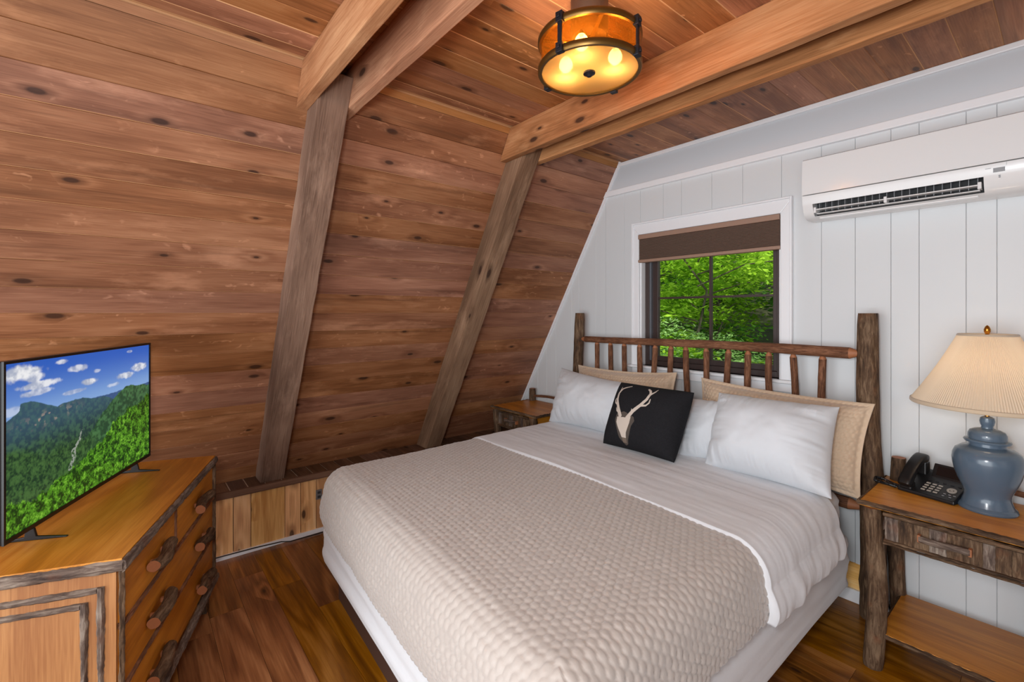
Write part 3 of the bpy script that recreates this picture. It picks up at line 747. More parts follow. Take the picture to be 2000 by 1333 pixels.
def hexpuff(u, v, s, aspect=1.0, pw=3.2):
    u = u/s; v = v/s/aspect
    r3 = math.sqrt(3)
    def loc(u, v):
        a = u-np.round(u); b = (v/r3-np.round(v/r3))*r3
        return np.abs(a), np.abs(b)
    a1, b1 = loc(u, v); a2, b2 = loc(u-.5, v-r3/2)
    d1 = np.maximum(a1, a1*.5+b1*r3/2); d2 = np.maximum(a2, a2*.5+b2*r3/2)
    return 1-(2*np.minimum(d1, d2))**pw
def cloth(name, mat, label, cat, sx, sy, core, ztop, rad, step, fn, hemfn=None, flare=.0, thick=.008, parent=None, flen=.24):
    """cloth laid over the bed. sx=(s0,s1) sy=(t0,t1) param extents in m; core=(x0,x1,y0,y1) flat region; fn(s,t,X,Y)->normal displacement"""
    n = int((sx[1]-sx[0])/step)+1; m = int((sy[1]-sy[0])/step)+1
    s = np.linspace(*sx, n)[:, None]+np.zeros((1, m)); t = np.linspace(*sy, m)[None]+np.zeros((n, 1))
    S_, T_ = s, t
    if hemfn is not None: s, t = hemfn(s, t)
    x0, x1, y0, y1 = core
    cx = np.clip(s, x0, x1); cy = np.clip(t, y0, y1)
    ex = s-cx; ey = t-cy
    mlen = np.maximum(np.abs(ex), np.abs(ey)); nn = np.hypot(ex, ey)+1e-9
    dx, dy = ex/nn, ey/nn
    arc = rad*math.pi/2
    a = np.minimum(mlen, arc)/rad
    down = np.where(mlen < arc, rad*(1-np.cos(a)), rad+(mlen-arc))
    out = rad*np.sin(a)
    drop = np.clip((mlen-arc), 0, 9)
    out = out+flare*np.sin(np.clip(drop/flen, 0, 1)*math.pi)
    P = np.stack([cx+dx*out, cy+dy*out, ztop-down], -1)
    # normals
    Nz = np.cos(np.where(mlen < arc, a, math.pi/2)); Nh = np.sin(np.where(mlen < arc, a, math.pi/2))
    N = np.stack([dx*Nh, dy*Nh, Nz], -1)
    h = fn(S_, T_, P, down)
    top = P+N*(h+thick)[..., None]; bot = P+N*(h*0)[..., None]
    # closed shell: top + rim skirt back
    nq, mq = top.shape[:2]
    idx = np.arange(nq*mq).reshape(nq, mq)
    Q = [np.stack([idx[:-1, :-1], idx[1:, :-1], idx[1:, 1:], idx[:-1, 1:]], -1).reshape(-1, 4)]
    rim = np.concatenate([idx[:, 0], idx[-1, 1:], idx[-2::-1, -1], idx[0, -2:0:-1]])
    rv = bot.reshape(-1, 3)[rim]
    ri = nq*mq+np.arange(len(rim)); rn = np.roll(ri, -1); tn = np.roll(rim, -1)
    Q.append(np.stack([rim, ri, rn, tn], -1))
    V = np.concatenate([top.reshape(-1, 3), rv])
    o = shear(np_mesh(name, V, np.concatenate(Q), mat, parent))
    return tag(o, label, cat) if label else o

ZT = .655
core = (BX0+.10, BX1-.10, BY0+.10, BY1)
def cov_fn(s, t, P, down):
    fade = sstep(0, .02, s+9)
    h = (.0042*hexpuff(s, t, .029, 1.0, 6.)+.0016*hexpuff(s, t, .029, 1.0, 2.))*(.75+.5*vnoise(s*25, t*25, 6))+.0032*(fbm(s*70, t*70, 71, 2)-.5)+.006
    big = .016*(fbm(s*1.7, t*1.7, 5, 3)-.5)+.010*np.sin((s+t*.3)*3.0)*0
    side = sstep(.05, .25, down)
    big = big+side*.010*(fbm(s*7, t*7, 9, 2)-.5)
    crown = .022*np.exp(-((P[..., 0]+1.62)/.75)**2)
    return h+big+crown
def cov_hem(s, t):
    return s, t
core_c = (BX0+.105, BX1-.10, BY0+.105, BY1)
cloth('coverlet', M_['quilt'], 'beige quilted coverlet with hexagonal stitching spread over the foot of the bed', 'coverlet',
      (core_c[0]-.316, core_c[1]+.266), (core_c[2]-.318, 1.95), core_c, ZT, .09, .0046, cov_fn, cov_hem, flare=.016, flen=.17)
# folded back white duvet / sheet
def fold_fn(s, t, P, down):
    wr = .012*(fbm(s*2.2+t*.5, t*7, 21, 4)-.5)+.006*(fbm(s*1.5+2*t, t*22, 23, 3)-.5)
    side = sstep(.03, .25, down)
    wr = wr+side*(.010*np.sin(t*30+9*fbm(s*3, t*3, 31))*fbm(t*5, s*0, 37, 2)*1.6+.014*(fbm(s*4, t*20, 33, 3)-.5))
    crown = .022*np.exp(-((P[..., 0]+1.62)/.75)**2)
    return .0215+wr+crown
core_f = (BX0+.105, BX1-.10, BY0, BY1)
def fold_hem(s, t):
    # near-side edge sweeps towards the foot as it drops; back edge draws towards the foot at the sides
    k = (t-1.745)/(2.45-1.745)
    over = np.clip(s-core_f[1], 0, 9)+np.clip(core_f[0]-s, 0, 9)
    front = 1.745+.012*(fbm(s*2, s*0, 3)-.5)-.05*over
    back = 2.47-.28*over+.02*(fbm(s*3, s*0, 5)-.5)
    return s, front+(back-front)*k
cloth('folded_sheet', M_['sheet'], 'white top sheet folded back over the beige coverlet below the pillows', 'sheet',
      (core_f[0]-.28, core_f[1]+.275), (1.745, 2.45), core_f, ZT, .10, .006, fold_fn, fold_hem, flare=.03, thick=.006, flen=.16)

# ------------------------------------------------------------------ pillows
def pillow(name, mat, label, cat, TL, TR, BR, BL, T, group=None, n=90, m=64, p=4.0, ears=.05, flange=0, puff=0, wr=.012, seed=0, colf=None, back=.5, sag=0, q=.5):
    TL, TR, BR, BL = [np.array(a, float) for a in (TL, TR, BR, BL)]
    a = np.linspace(-1, 1, n)[:, None]+np.zeros((1, m)); b = np.linspace(-1, 1, m)[None]+np.zeros((n, 1))
    W = np.linalg.norm(TR-TL); H = np.linalg.norm(TL-BL)
    N = np.cross(TR-TL, TL-BL); N /= np.linalg.norm(N)
    if N[1] > 0: N = -N
    up = (TL-BL)/H; rt = (TR-TL)/W
    def side(sgn):
        aa = a*(1-ears*(1-b**2)); bb = b*(1-ears*1.2*(1-a**2)*W/H*.6)
        u = (aa+1)/2; v = (bb+1)/2
        P = (1-u)[..., None]*((1-v)[..., None]*BL+v[..., None]*TL)+u[..., None]*((1-v)[..., None]*BR+v[..., None]*TR)
        fa = np.clip(np.abs(a)/(1-flange), 0, 1) if flange else np.abs(a); fb = np.clip(np.abs(b)/(1-flange*W/H), 0, 1) if flange else np.abs(b)
        body = np.clip((1-fa**p)*(1-fb**p), 0, 1)**q
        h = T*(back if sgn < 0 else 1-back)*body*2*.5*2
        if sgn > 0:
            x_ = a*W/2; y_ = b*H/2
            edge = np.clip(1-body, 0, 1)
            h = h+wr*(fbm(x_*7+seed, y_*7, seed, 3)-.5)*np.clip(body*3, 0, 1)
            r_ = fbm(x_*3, y_*26, seed+3, 3)-.5; r2_ = fbm(x_*26, y_*3, seed+4, 3)-.5
            h = h+wr*1.3*(r_*sstep(.35, .98, np.abs(a))+r2_*sstep(.35, .98, np.abs(b)))*np.clip(body*2.5, 0, 1)
            if puff: h = h+.0065*hexpuff(x_+.008*(fbm(x_*30, y_*30, 2)-.5), y_, puff)*(1-sstep(.955, .99, np.maximum(np.abs(a), np.abs(b)))*.9)+.003
        P = P+N*(h*sgn+(.0015 if flange else .0005)*sgn)[..., None]
        return P
    F, B = side(1), side(-1)
    idx = np.arange(n*m).reshape(n, m)
    Q1 = np.stack([idx[:-1, :-1], idx[1:, :-1], idx[1:, 1:], idx[:-1, 1:]], -1).reshape(-1, 4)
    Q2 = Q1[:, ::-1]+n*m
    rim = np.concatenate([idx[:, 0], idx[-1, 1:], idx[-2::-1, -1], idx[0, -2:0:-1]]); rn = np.roll(rim, -1)
    Q3 = np.stack([rim, rim+n*m, rn+n*m, rn], -1)
    V = np.concatenate([F.reshape(-1, 3), B.reshape(-1, 3)])
    col = None
    if colf is not None:
        c = colf((a+1)/2, (b+1)/2); col = np.concatenate([c.reshape(-1, 3), c.reshape(-1, 3)])
    o = np_mesh(name, V, np.concatenate([Q1, Q2, Q3]), mat, None, None, col)
    return tag(o, label, cat, group)
pillow('pillow_sham', M_['sham'], 'beige quilted sham standing against the headboard at the left, behind a white pillow', 'pillow', (-2.47, 2.715, 1.09), (-1.62, 2.715, 1.115), (-1.60, 2.66, .66), (-2.46, 2.66, .66), .08, 'beige quilted shams', 240, 120, flange=.04, puff=.023, ears=.07, seed=3)
pillow('pillow_sham', M_['sham'], 'beige quilted sham standing against the headboard at the right, beside the lamp table', 'pillow', (-1.455, 2.715, 1.10), (-.590, 2.70, 1.07), (-.622, 2.60, .635), (-1.45, 2.64, .66), .08, 'beige quilted shams', 240, 120, flange=.045, puff=.023, ears=.05, seed=4)
pillow('white_pillow', M_['pcase'], 'plump white pillow at the left, partly behind the black deer cushion', 'pillow', (-2.545, 2.60, 1.068), (-1.62, 2.60, 1.02), (-1.66, 2.42, .685), (-2.50, 2.42, .685), .19, 'white pillows', 120, 80, seed=5, ears=.07, p=2.6, q=.62, wr=.03)
pillow('white_pillow', M_['pcase'], 'white pillow in the middle, squeezed between the black cushion and the right pillow', 'pillow', (-1.50, 2.575, .985), (-.93, 2.61, 1.03), (-.93, 2.50, .70), (-1.46, 2.38, .69), .10, 'white pillows', 120, 80, seed=6, ears=.06, p=2.6, q=.62, wr=.03)
pillow('white_pillow', M_['pcase'], 'plump white pillow at the right in front of the beige sham by the lamp table', 'pillow', (-1.27, 2.56, 1.05), (-.690, 2.545, 1.06), (-.665, 2.345, .69), (-1.25, 2.36, .685), .19, 'white pillows', 120, 80, seed=7, ears=.06, p=2.6, q=.62, wr=.03)
DEER = {'antL': [(0.304, 0.401), (0.233, 0.521), (0.171, 0.645), (0.154, 0.759), (0.19, 0.841), (0.296, 0.906)], 'antLt': [(0.159, 0.76), (0.161, 0.825), (0.158, 0.872)], 'antL2': [(0.206, 0.568), (0.15, 0.598), (0.129, 0.636), (0.141, 0.665)], 'antL3': [(0.269, 0.445), (0.222, 0.476), (0.202, 0.514)],
 'antR': [(0.416, 0.387), (0.468, 0.503), (0.548, 0.614), (0.601, 0.718), (0.613, 0.822), (0.588, 0.868), (0.55, 0.896)], 'antRt': [(0.618, 0.803), (0.652, 0.861), (0.661, 0.908)], 'antR2': [(0.55, 0.605), (0.617, 0.62), (0.649, 0.668), (0.644, 0.727)], 'antR3': [(0.452, 0.468), (0.451, 0.499), (0.442, 0.533)]}
SK = [(0.262, 0.385), (0.30, 0.375), (0.349, 0.385), (0.40, 0.385), (0.465, 0.415), (0.463, 0.316), (0.452, 0.251), (0.437, 0.185), (0.436, 0.086), (0.388, 0.073), (0.35, 0.161), (0.305, 0.236), (.27, .30)]
PL = [(0.244, 0.428), (0.295, 0.451), (0.346, 0.474), (0.386, 0.463), (0.449, 0.436), (0.504, 0.419), (0.528, 0.363), (0.498, 0.284), (0.484, 0.167), (0.452, 0.044), (0.411, 0.022), (0.335, 0.094), (0.297, 0.199), (0.237, 0.331)]
def inpoly(u, v, P):
    r = np.zeros(u.shape, bool); n = len(P)
    for i in range(n):
        x1, y1 = P[i]; x2, y2 = P[(i+1) % n]
        c = ((y1 > v) != (y2 > v)) & (u < (x2-x1)*(v-y1)/(y2-y1+1e-12)+x1); r ^= c
    return r
def dline(u, v, P, r0, r1):
    d = np.full(u.shape, 9.); n = len(P)-1
    for i in range(n):
        (x1, y1), (x2, y2) = P[i], P[i+1]; L = (x2-x1)**2+(y2-y1)**2
        t = np.clip(((u-x1)*(x2-x1)+(v-y1)*(y2-y1))/L, 0, 1)
        d = np.minimum(d, np.hypot(u-x1-t*(x2-x1), (v-y1-t*(y2-y1))*.8)-(r0+(r1-r0)*(i+t)/n))
    return d < 0
def deer(u, v):
    c = np.zeros(u.shape+(3,)); c[:] = lin((33, 33, 36))[:3]
    wv_ = (.86+.28*vnoise(u*130, v*100, 3))[..., None]; c = c*wv_
    c[inpoly(u, v, PL)] = lin((88, 80, 74))[:3]
    bone = inpoly(u, v, SK)
    for k, (r0, r1) in {'antL': (.024, .007), 'antLt': (.010, .003), 'antL2': (.012, .006), 'antL3': (.012, .004), 'antR': (.026, .010), 'antRt': (.012, .005), 'antR2': (.013, .006), 'antR3': (.010, .003)}.items():
        bone |= dline(u, v, DEER[k], r0, r1)
    c[bone] = lin((206, 194, 182))[:3]
    snout = inpoly(u, v, [(.375, .11), (.44, .11), (.436, .05), (.38, .05)]); c[snout] = lin((122, 108, 96))[:3]
    return c
dmt = NT('black_deer_print_fabric'); at_ = dmt.n('VertexColor', None, layer_name='col'); dmt.set(at_.outputs[0], .9, 0, .15)
nz_ = dmt.n('TexNoise', {'Vector': dmt.n('TexCoord').outputs['Object'], 'Scale': 500., 'Detail': 2}).outputs[0]; dmt.bump(nz_, .3, .002)
pillow('deer_cushion', dmt.mat, 'square black cushion with a pale deer skull and antlers print', 'cushion', (-1.80, 2.375, 1.062), (-1.315, 2.375, 1.062), (-1.325, 2.19, .715), (-1.795, 2.19, .715), .12, None, 360, 300, p=3, ears=.04, seed=9, colf=deer, wr=.004)

# ------------------------------------------------------------------ nightstands
def make_ns(loc, rz, label):
    ns = thing('nightstand', label, 'nightstand', loc, rz, 'bark trimmed nightstands')
    B = wm(ns)
    def bx(nm, mat, a, b, parent=ns, bevel=0, ax='x', seg=2):
        c = [(a[i]+b[i])/2 for i in range(3)]; d = [(b[i]-a[i])/2 for i in range(3)]
        if ax == 'x': Mx = Matrix.Translation(c); e = d
        elif ax == 'z': Mx = basis((0, 0, 1), (0, 1, 0), (-1, 0, 0), c); e = [d[2], d[1], d[0]]   # local X up
        elif ax == 'y': Mx = basis((0, 1, 0), (-1, 0, 0), (0, 0, 1), c); e = [d[1], d[0], d[2]]
        return box(nm, mat, [-q for q in e], e, parent, B @ Mx, bevel=bevel, seg=seg)
    bx('top', M_['oak'], (-.283, -.233, .676), (.283, .233, .696), bevel=.002)
    def strip(nm, p0, p1, hw, ht, seed, parent=ns, mat='bark'):
        # rough split-bark strip between two points, half width hw (vertical), half thickness ht
        p0 = Vector(p0); p1 = Vector(p1); d = p1-p0; L = d.length; x = d.normalized()
        z = Vector((0, 0, 1)) if abs(x.z) < .7 else Vector((1, 0, 0)); y = x.cross(z).normalized(); z = y.cross(x)
        n = max(8, int(L/.012)); rs = random.Random(seed); v = []; f = []
        for k in range(n+1):
            X_ = L*k/n; a = [rs.uniform(-.0018, .0018) for _ in range(6)]
            # local frame: Z along the length so that bark grain follows
            v += [(-hw+a[0], -ht, X_), (-hw*.6, ht+a[1], X_), (a[4]*.5, ht*1.35+a[2], X_), (hw*.6, ht+a[5], X_), (hw+a[3], -ht, X_)]
        for k in range(n):
            for q in range(5): f.append((k*5+q, k*5+(q+1) % 5, k*5+5+(q+1) % 5, k*5+5+q))
        f += [(4, 3, 2, 1, 0), tuple(n*5+q for q in range(5))]
        return MB().add(v, f).build(nm, M_[mat], parent, B @ basis(z, -x.cross(z) if False else x.cross(z)*1.0, x, p0) if False else B @ basis(z, x.cross(z), x, p0), smooth=False)
    strip('edge_bark', (-.285, -.235, .688), (.285, -.235, .688), .011, .006, 1)
    strip('edge_bark', (-.285, .235, .688), (-.285, -.235, .688), .011, .005, 2)
    strip('edge_bark', (.285, -.235, .688), (.285, .235, .688), .011, .005, 3)
    strip('under_bark', (-.20, -.232, .662), (.20, -.232, .662), .009, .004, 4)
    for i, (sx, sy) in enumerate(((-1, -1), (1, -1))):
        o = log('leg', (sx*.233, sy*.208, 0), (sx*.233, sy*.208, .674), .037, .033, None, seed=40+i, wob=.07)
        o.parent = ns; o.matrix_basis = WM[o.name]
    for i, sx in enumerate((-1, 1)):
        o = log('leg', (sx*.233, .198, 0), (sx*.233, .198, .806), .031, .029, None, seed=44+i, wob=.06)
        o.parent = ns; o.matrix_basis = WM[o.name]
    o = log('back_rail', (-.205, .198, .742), (.205, .198, .742), .011, .012, None, 'spin', seed=47, bend=.014, n=12); o.parent = ns; o.matrix_basis = WM[o.name]
    # case
    bx('side_panel', M_['oak'], (-.24, -.185, .545), (-.226, .19, .675), ax='y'); bx('side_panel', M_['oak'], (.226, -.185, .545), (.24, .19, .675), ax='y')
    bx('back_panel', M_['oak'], (-.22, .188, .545), (.22, .20, .675))
    dr = bx('drawer', M_['bark'], (-.196, -.219, .553), (.196, .18, .652))
    x = -.196; i = 0; rs = random.Random(5)
    while x < .19:
        wd = min(rs.uniform(.032, .052), .196-x)
        if wd < .012: break
        nn_ = 5; v = []; f = []
        o = strip('bark_slat', (x+wd/2, -.2195, .556), (x+wd/2, -.2195, .650), wd/2-.0008, .0035, 60+i, dr, 'bark' if i % 3 else 'bark2')
        x += wd; i += 1
    strip('drawer_edge', (-.198, -.225, .553), (.198, -.225, .553), .006, .005, 5)
    strip('case_edge', (-.20, -.228, .542), (.20, -.228, .542), .0055, .004, 6)
    h = log('handle', (-.085, -.242, .606), (.060, -.242, .606), .0125, .0125, None, 'bark2', seed=9, n=12, wob=.04); h.parent = dr; h.matrix_basis = wm(dr).inverted() @ B @ WM[h.name]
    for xx in (-.085, .060):
        bx('handle_stop', M_['cut'], (xx-.005, -.247, .592), (xx+.005, -.222, .620), dr, bevel=.002)
    # shelf
    bx('shelf', M_['oak'], (-.215, -.222, .144), (.215, .20, .160), bevel=.001)
    strip('shelf_edge', (-.235, -.226, .150), (.235, -.226, .150), .009, .004, 7)
    strip('shelf_edge', (-.22, .18, .152), (-.22, -.18, .152), .008, .003, 8)
    return ns
ns1 = make_ns((-.302, 2.645, 0), R(0), 'honey oak nightstand trimmed in bark, carrying the blue lamp and telephone')
ns2 = copy_tree(ns1); ns2.location = (-2.922, 2.645, 0)
ns2['label'] = 'small bark trimmed nightstand in the far corner between the bed and sloping plank wall'

# ------------------------------------------------------------------ table lamp
LPX, LPY, NZ = -.222, 2.70, .6965
lp = thing('table_lamp', 'blue grey ginger jar table lamp with a wide cream pleated shade', 'lamp', (LPX, LPY, NZ))
LM_ = Matrix.Translation((LPX, LPY, 0))
foot = [(0, NZ), (.088, NZ), (.090, NZ+.006), (.086, NZ+.016), (.080, NZ+.020)]
body = [(.080, .7165), (.073, .735), (.069, .750), (.070, .766), (.077, .785), (.088, .81), (.098, .84), (.1045, .87), (.107, .895), (.105, .915), (.097, .935), (.080, .948), (.060, .953), (.056, .957), (.055, .975), (0, .976)]
def smooth_prof(p, k=4):
    P = np.array(p); t = np.arange(len(P)); tt_ = np.linspace(0, len(P)-1, (len(P)-1)*k+1)
    return [(float(np.interp(q, t, P[:, 0])), float(np.interp(q, t, P[:, 1]))) for q in tt_]
MB().lathe(foot, 64).build('lamp_foot', M_['glaze'], lp, LM_, smooth=True)
MB().lathe(body, 64).build('jar', M_['glaze'], lp, LM_, smooth=True)
MB().lathe([(0, .972), (.050, .972), (.069, .971), (.0715, .976), (.069, .981), (.058, .984), (.059, .992), (.058, 1.004), (.052, 1.016), (.038, 1.023), (.019, 1.028), (.0175, 1.036), (.021, 1.043), (.0235, 1.056), (.021, 1.070), (.011, 1.076), (0, 1.076)], 56).build('jar_lid', M_['glaze'], lp, LM_, smooth=True)
MB().tube([(LPX, LPY, 1.06), (LPX, LPY, 1.16)], .008, 12).build('socket', M_['gold'], lp, smooth=True)
nP = 180; prof = []
shm_ = NT('cream_pleated_fabric'); shm_.t.nodes.remove(shm_.b)
dd = shm_.n('BsdfDiffuse', {'Color': lin((240, 228, 208))}); tl = shm_.n('BsdfTranslucent', {'Color': lin((250, 226, 190))})
mx = shm_.n('MixShader', {0: .42, 1: dd.outputs[0], 2: tl.outputs[0]}); shm_.l(mx.outputs[0], shm_.out.inputs[0])
Rb, Rt, zb, zt2 = .238, .089, 1.125, 1.408
V = []; F = []; K = 14
for j in range(2*nP):
    a = math.pi*j/nP
    for k in range(K+1):
        t = k/K; r = Rb+(Rt-Rb)*t-.012*math.sin(math.pi*t)*.6; r += (.0022 if j % 2 else -.0008)*(1-.45*t)
        V.append((r*math.cos(a), r*math.sin(a), zb+(zt2-zb)*t))
for j in range(2*nP):
    j2 = (j+1) % (2*nP)
    for k in range(K): F.append((j*(K+1)+k, j2*(K+1)+k, j2*(K+1)+k+1, j*(K+1)+k+1))
MB().add(V, F).build('lamp_shade', shm_.mat, lp, LM_)
MB().lathe([(Rb+.001, zb-.009), (Rb+.004, zb-.005), (Rb+.003, zb+.006), (Rb-.002, zb+.008), (Rb-.002, zb-.008)], 90, close=True).build('shade_trim', cloth_mat('shade_binding', (206, 186, 160)), lp, LM_, smooth=True)
MB().lathe([(Rt+.001, zt2-.006), (Rt+.003, zt2), (Rt, zt2+.005), (Rt-.003, zt2+.004), (Rt-.003, zt2-.005)], 60, close=True).build('shade_trim', cloth_mat('shade_binding_top', (196, 180, 160)), lp, LM_, smooth=True)
sp = MB()
for k in range(3):
    a = R(120*k+20); sp.tube([(LPX, LPY, 1.395), (LPX+Rt*math.cos(a), LPY+Rt*math.sin(a), zt2)], .0015, 6)
sp.build('shade_spider', M_['gold'], lp)
MB().lathe([(0, 1.396), (.008, 1.397), (.009, 1.408), (.006, 1.413), (.010, 1.422), (.0105, 1.432), (.006, 1.444), (0, 1.449)], 20).build('finial', M_['gold'], lp, LM_, smooth=True)
hp = MB().tube([(LPX-.01, LPY, 1.12), (LPX-.05, LPY, 1.18), (LPX-.05, LPY, 1.33), (LPX, LPY, 1.395)], .0015, 6).build('harp', M_['gold'], lp)
bm2 = NT('warm_bulb'); bm2.set((1, .9, .8, 1)); bm2.b.inputs['Emission Color'].default_value = (1, .72, .45, 1); bm2.b.inputs['Emission Strength'].default_value = 4
MB().lathe([(0, 1.16), (.013, 1.162), (.016, 1.185), (.03, 1.215), (.03, 1.235), (.018, 1.258), (0, 1.264)], 20).build('bulb', bm2.mat, lp, LM_, smooth=True)
light('lamp_glow', 'POINT', (LPX, LPY, 1.25), .82, (1, .80, .60), .035)

# ------------------------------------------------------------------ telephone
pu = Vector((.197, -.05, 0)).normalized()        # left to right along the front edge
pang = math.atan2(pu.y, pu.x)
PM0 = Matrix.Translation((-.507, 2.685, NZ)) @ Matrix.Rotation(pang, 4, 'Z')
tel = thing('telephone', 'black corded desk telephone with keypad and display beside the lamp', 'telephone', (-.507, 2.685, NZ), pang)
W_ = .200
mb = MB(); mb.prism([(0, 0), (0, .014), (.125, .062), (.175, .084), (.175, 0)], W_, basis((0, 1, 0), (0, 0, 1), (1, 0, 0), (0, 0, 0)))
mb.build('phone_base', M_['black'], tel, PM0, bevel=.004)
def onslope(x, y, lift=0):
    t = y/.125; z = .014+.048*t
    return PM0 @ Matrix.Translation((x, y, z+lift)) @ Matrix.Rotation(math.atan2(.048, .125), 4, 'X')
keym = plain('silver_keys', (168, 160, 150), .4); prm = plain('key_print', (40, 40, 44), .5)
for r_ in range(4):
    for c_ in range(3):
        k = box('key', keym, (-.0075, -.0042, 0), (.0075, .0042, .003), tel, onslope(.083+.0215*c_, .028+.0165*r_, .0005), bevel=.001, seg=1)
        # small key marking strip
for c_ in range(5):
    box('soft_key', M_['iron'], (-.006, -.0025, 0), (.006, .0025, .002), tel, onslope(.078+.026*c_, .100, .0005), bevel=.0008, seg=1)
MB().lathe([(.008, 0), (.0165, 0), (.0165, .003), (.008, .003)], 28, close=True).build('navigation_ring', keym, tel, onslope(.168, .065, .0005))
MB().lathe([(0, 0), (.005, 0), (.005, .0035), (0, .0035)], 16).build('ok_button', keym, tel, onslope(.168, .065, .0005))
for (x, y) in ((.155, .036), (.172, .036), (.188, .036), (.155, .022), (.178, .022)):
    box('small_key', M_['acg'], (-.004, -.0012, 0), (.004, .0012, .002), tel, onslope(x, y, .0005))
SM_ = PM0 @ Matrix.Translation((.070, .125, .062)) @ Matrix.Rotation(R(58), 4, 'X')
box('display_housing', M_['black'], (0, 0, -.016), (.130, .068, 0), tel, SM_, bevel=.003)
box('display', plain('dark_lcd', (20, 20, 22), .08), (.016, .014, 0), (.114, .056, .001), tel, SM_)
# handset
hs = MB(); HP = []
prof_h = [(-.008, .034), (.018, .062), (.048, .092), (.084, .118), (.122, .134), (.158, .137)]
Vh = []; Fh = []; n = 14; sect = len(prof_h)
pts = [Vector((.030, y, z)) for y, z in prof_h]
for i in range(13):
    t = i/12*(sect-1); k = min(int(t), sect-2); p = pts[k].lerp(pts[k+1], t-k)
    s = i/12
    wd = .0265*(1-.10*math.sin(math.pi*s)); th = .014+.006*abs(math.cos(math.pi*s))**3
    tang = (pts[k+1]-pts[k]).normalized(); nor = Vector((0, -tang.z, tang.y))
    if i in (0, 12): wd *= .86; th *= .7
    for j in range(n):
        a = 2*math.pi*j/n; ca, sa = math.cos(a), math.sin(a)
        ca = math.copysign(abs(ca)**.55, ca); sa = math.copysign(abs(sa)**.55, sa)
        Vh.append(p+Vector((wd*ca, 0, 0))+nor*th*sa)
for i in range(12):
    for j in range(n): Fh.append((i*n+j, i*n+(j+1) % n, (i+1)*n+(j+1) % n, (i+1)*n+j))
Fh += [tuple(range(n-1, -1, -1)), tuple(12*n+j for j in range(n))]
MB().add(Vh, Fh).build('handset', M_['black'], tel, PM0, smooth=True)
cup = MB(); cup.box((.008, .002, .012), (.052, .042, .046)); cup.box((.008, .128, .06), (.052, .168, .120)); cup.build('cradle', M_['black'], tel, PM0, bevel=.006)
# coiled cord
ctl = [(-.50, 2.70, NZ+.012), (-.53, 2.725, NZ+.010), (-.575, 2.765, NZ+.012), (-.60, 2.755, NZ+.016), (-.597, 2.72, NZ+.010), (-.565, 2.71, NZ+.009), (-.535, 2.702, NZ+.010), (-.512, 2.694, NZ+.010)]
cp = np.array(ctl); tq = np.linspace(0, len(cp)-1, 900)
def cr(t):
    out = []
    for q in range(3):
        out.append(np.interp(t, np.arange(len(cp)), cp[:, q]))
    return np.stack(out, 1)
cen = cr(tq); ker = np.ones(60)/60
for q in range(3): cen[:, q] = np.convolve(np.pad(cen[:, q], 30, 'edge'), ker, 'same')[30:-30]
an = tq*2*np.pi*7.5
pts = cen+np.stack([.0052*np.cos(an)*.7, .0052*np.cos(an)*.7, .0052*np.sin(an)], 1)
MB().tube(pts[::1].tolist(), .0016, 5).build('coiled_cord', M_['black'], tel, smooth=True)

# ------------------------------------------------------------------ dresser
dl = Vector((-.942, .335, 0)).normalized()
DM = basis(dl, Vector((0, 0, 1)).cross(dl)*1.0, (0, 0, 1), (-1.841, -.018, 0))
# local X along the front to the far end, local Y = depth away (to the back-left), Z up
DM = basis(dl, (-dl.y, dl.x, 0), (0, 0, 1), (-1.841, -.018, 0))
dp = Vector((-.335, -.942, 0)).normalized()
if Vector((DM[0][1], DM[1][1], 0)).dot(dp) < 0: DM = basis(dl, dp, (0, 0, -1), (-1.841, -.018, 0)); FLIP = True
else: FLIP = False
DM = basis(dl, dp, (0, 0, 1), (-1.841, -.018, 0))
# rotation with +Y as depth is mirrored (left-handed); use a right-handed frame with Y negative = depth
DM = basis(dl, -dp, (0, 0, 1), (-1.841, -.018, 0))
DL, DD, DH = 1.09, .50, .75
dz = math.atan2(dl.y, dl.x)
ds = thing('dresser', 'honey oak dresser edged in bark with log drawer pulls under the television', 'dresser', (-1.841, -.018, 0), dz)
# in this frame the front face is the plane y=0 and the body extends to y=-DD
def dbx(nm, mat, a, b, parent=ds, bevel=0, ax='x'):
    c = [(a[i]+b[i])/2 for i in range(3)]; d = [(b[i]-a[i])/2 for i in range(3)]
    if ax == 'x': Mx = Matrix.Translation(c); e = d
    elif ax == 'z': Mx = basis((0, 0, 1), (0, 1, 0), (-1, 0, 0), c); e = [d[2], d[1], d[0]]
    else: Mx = basis((0, 1, 0), (-1, 0, 0), (0, 0, 1), c); e = [d[1], d[0], d[2]]
    return box(nm, mat, [-q for q in e], e, parent, DM @ Mx, bevel=bevel)
dbx('top', M_['oak'], (.004, -DD, .722), (DL-.004, -.004, DH), bevel=.001)
dbx('side_panel', M_['oaks'], (.012, -DD+.01, .10), (.03, -.022, .722), ax='z')
dbx('side_panel', M_['oaks'], (DL-.03, -DD+.01, .10), (DL-.012, -.022, .722), ax='z')
dbx('back_panel', M_['oaks'], (.03, -DD+.01, .10), (DL-.03, -DD+.02, .722))
dbx('carcass', M_['drawer'], (.03, -DD+.02, .12), (DL-.03, -.024, .72))
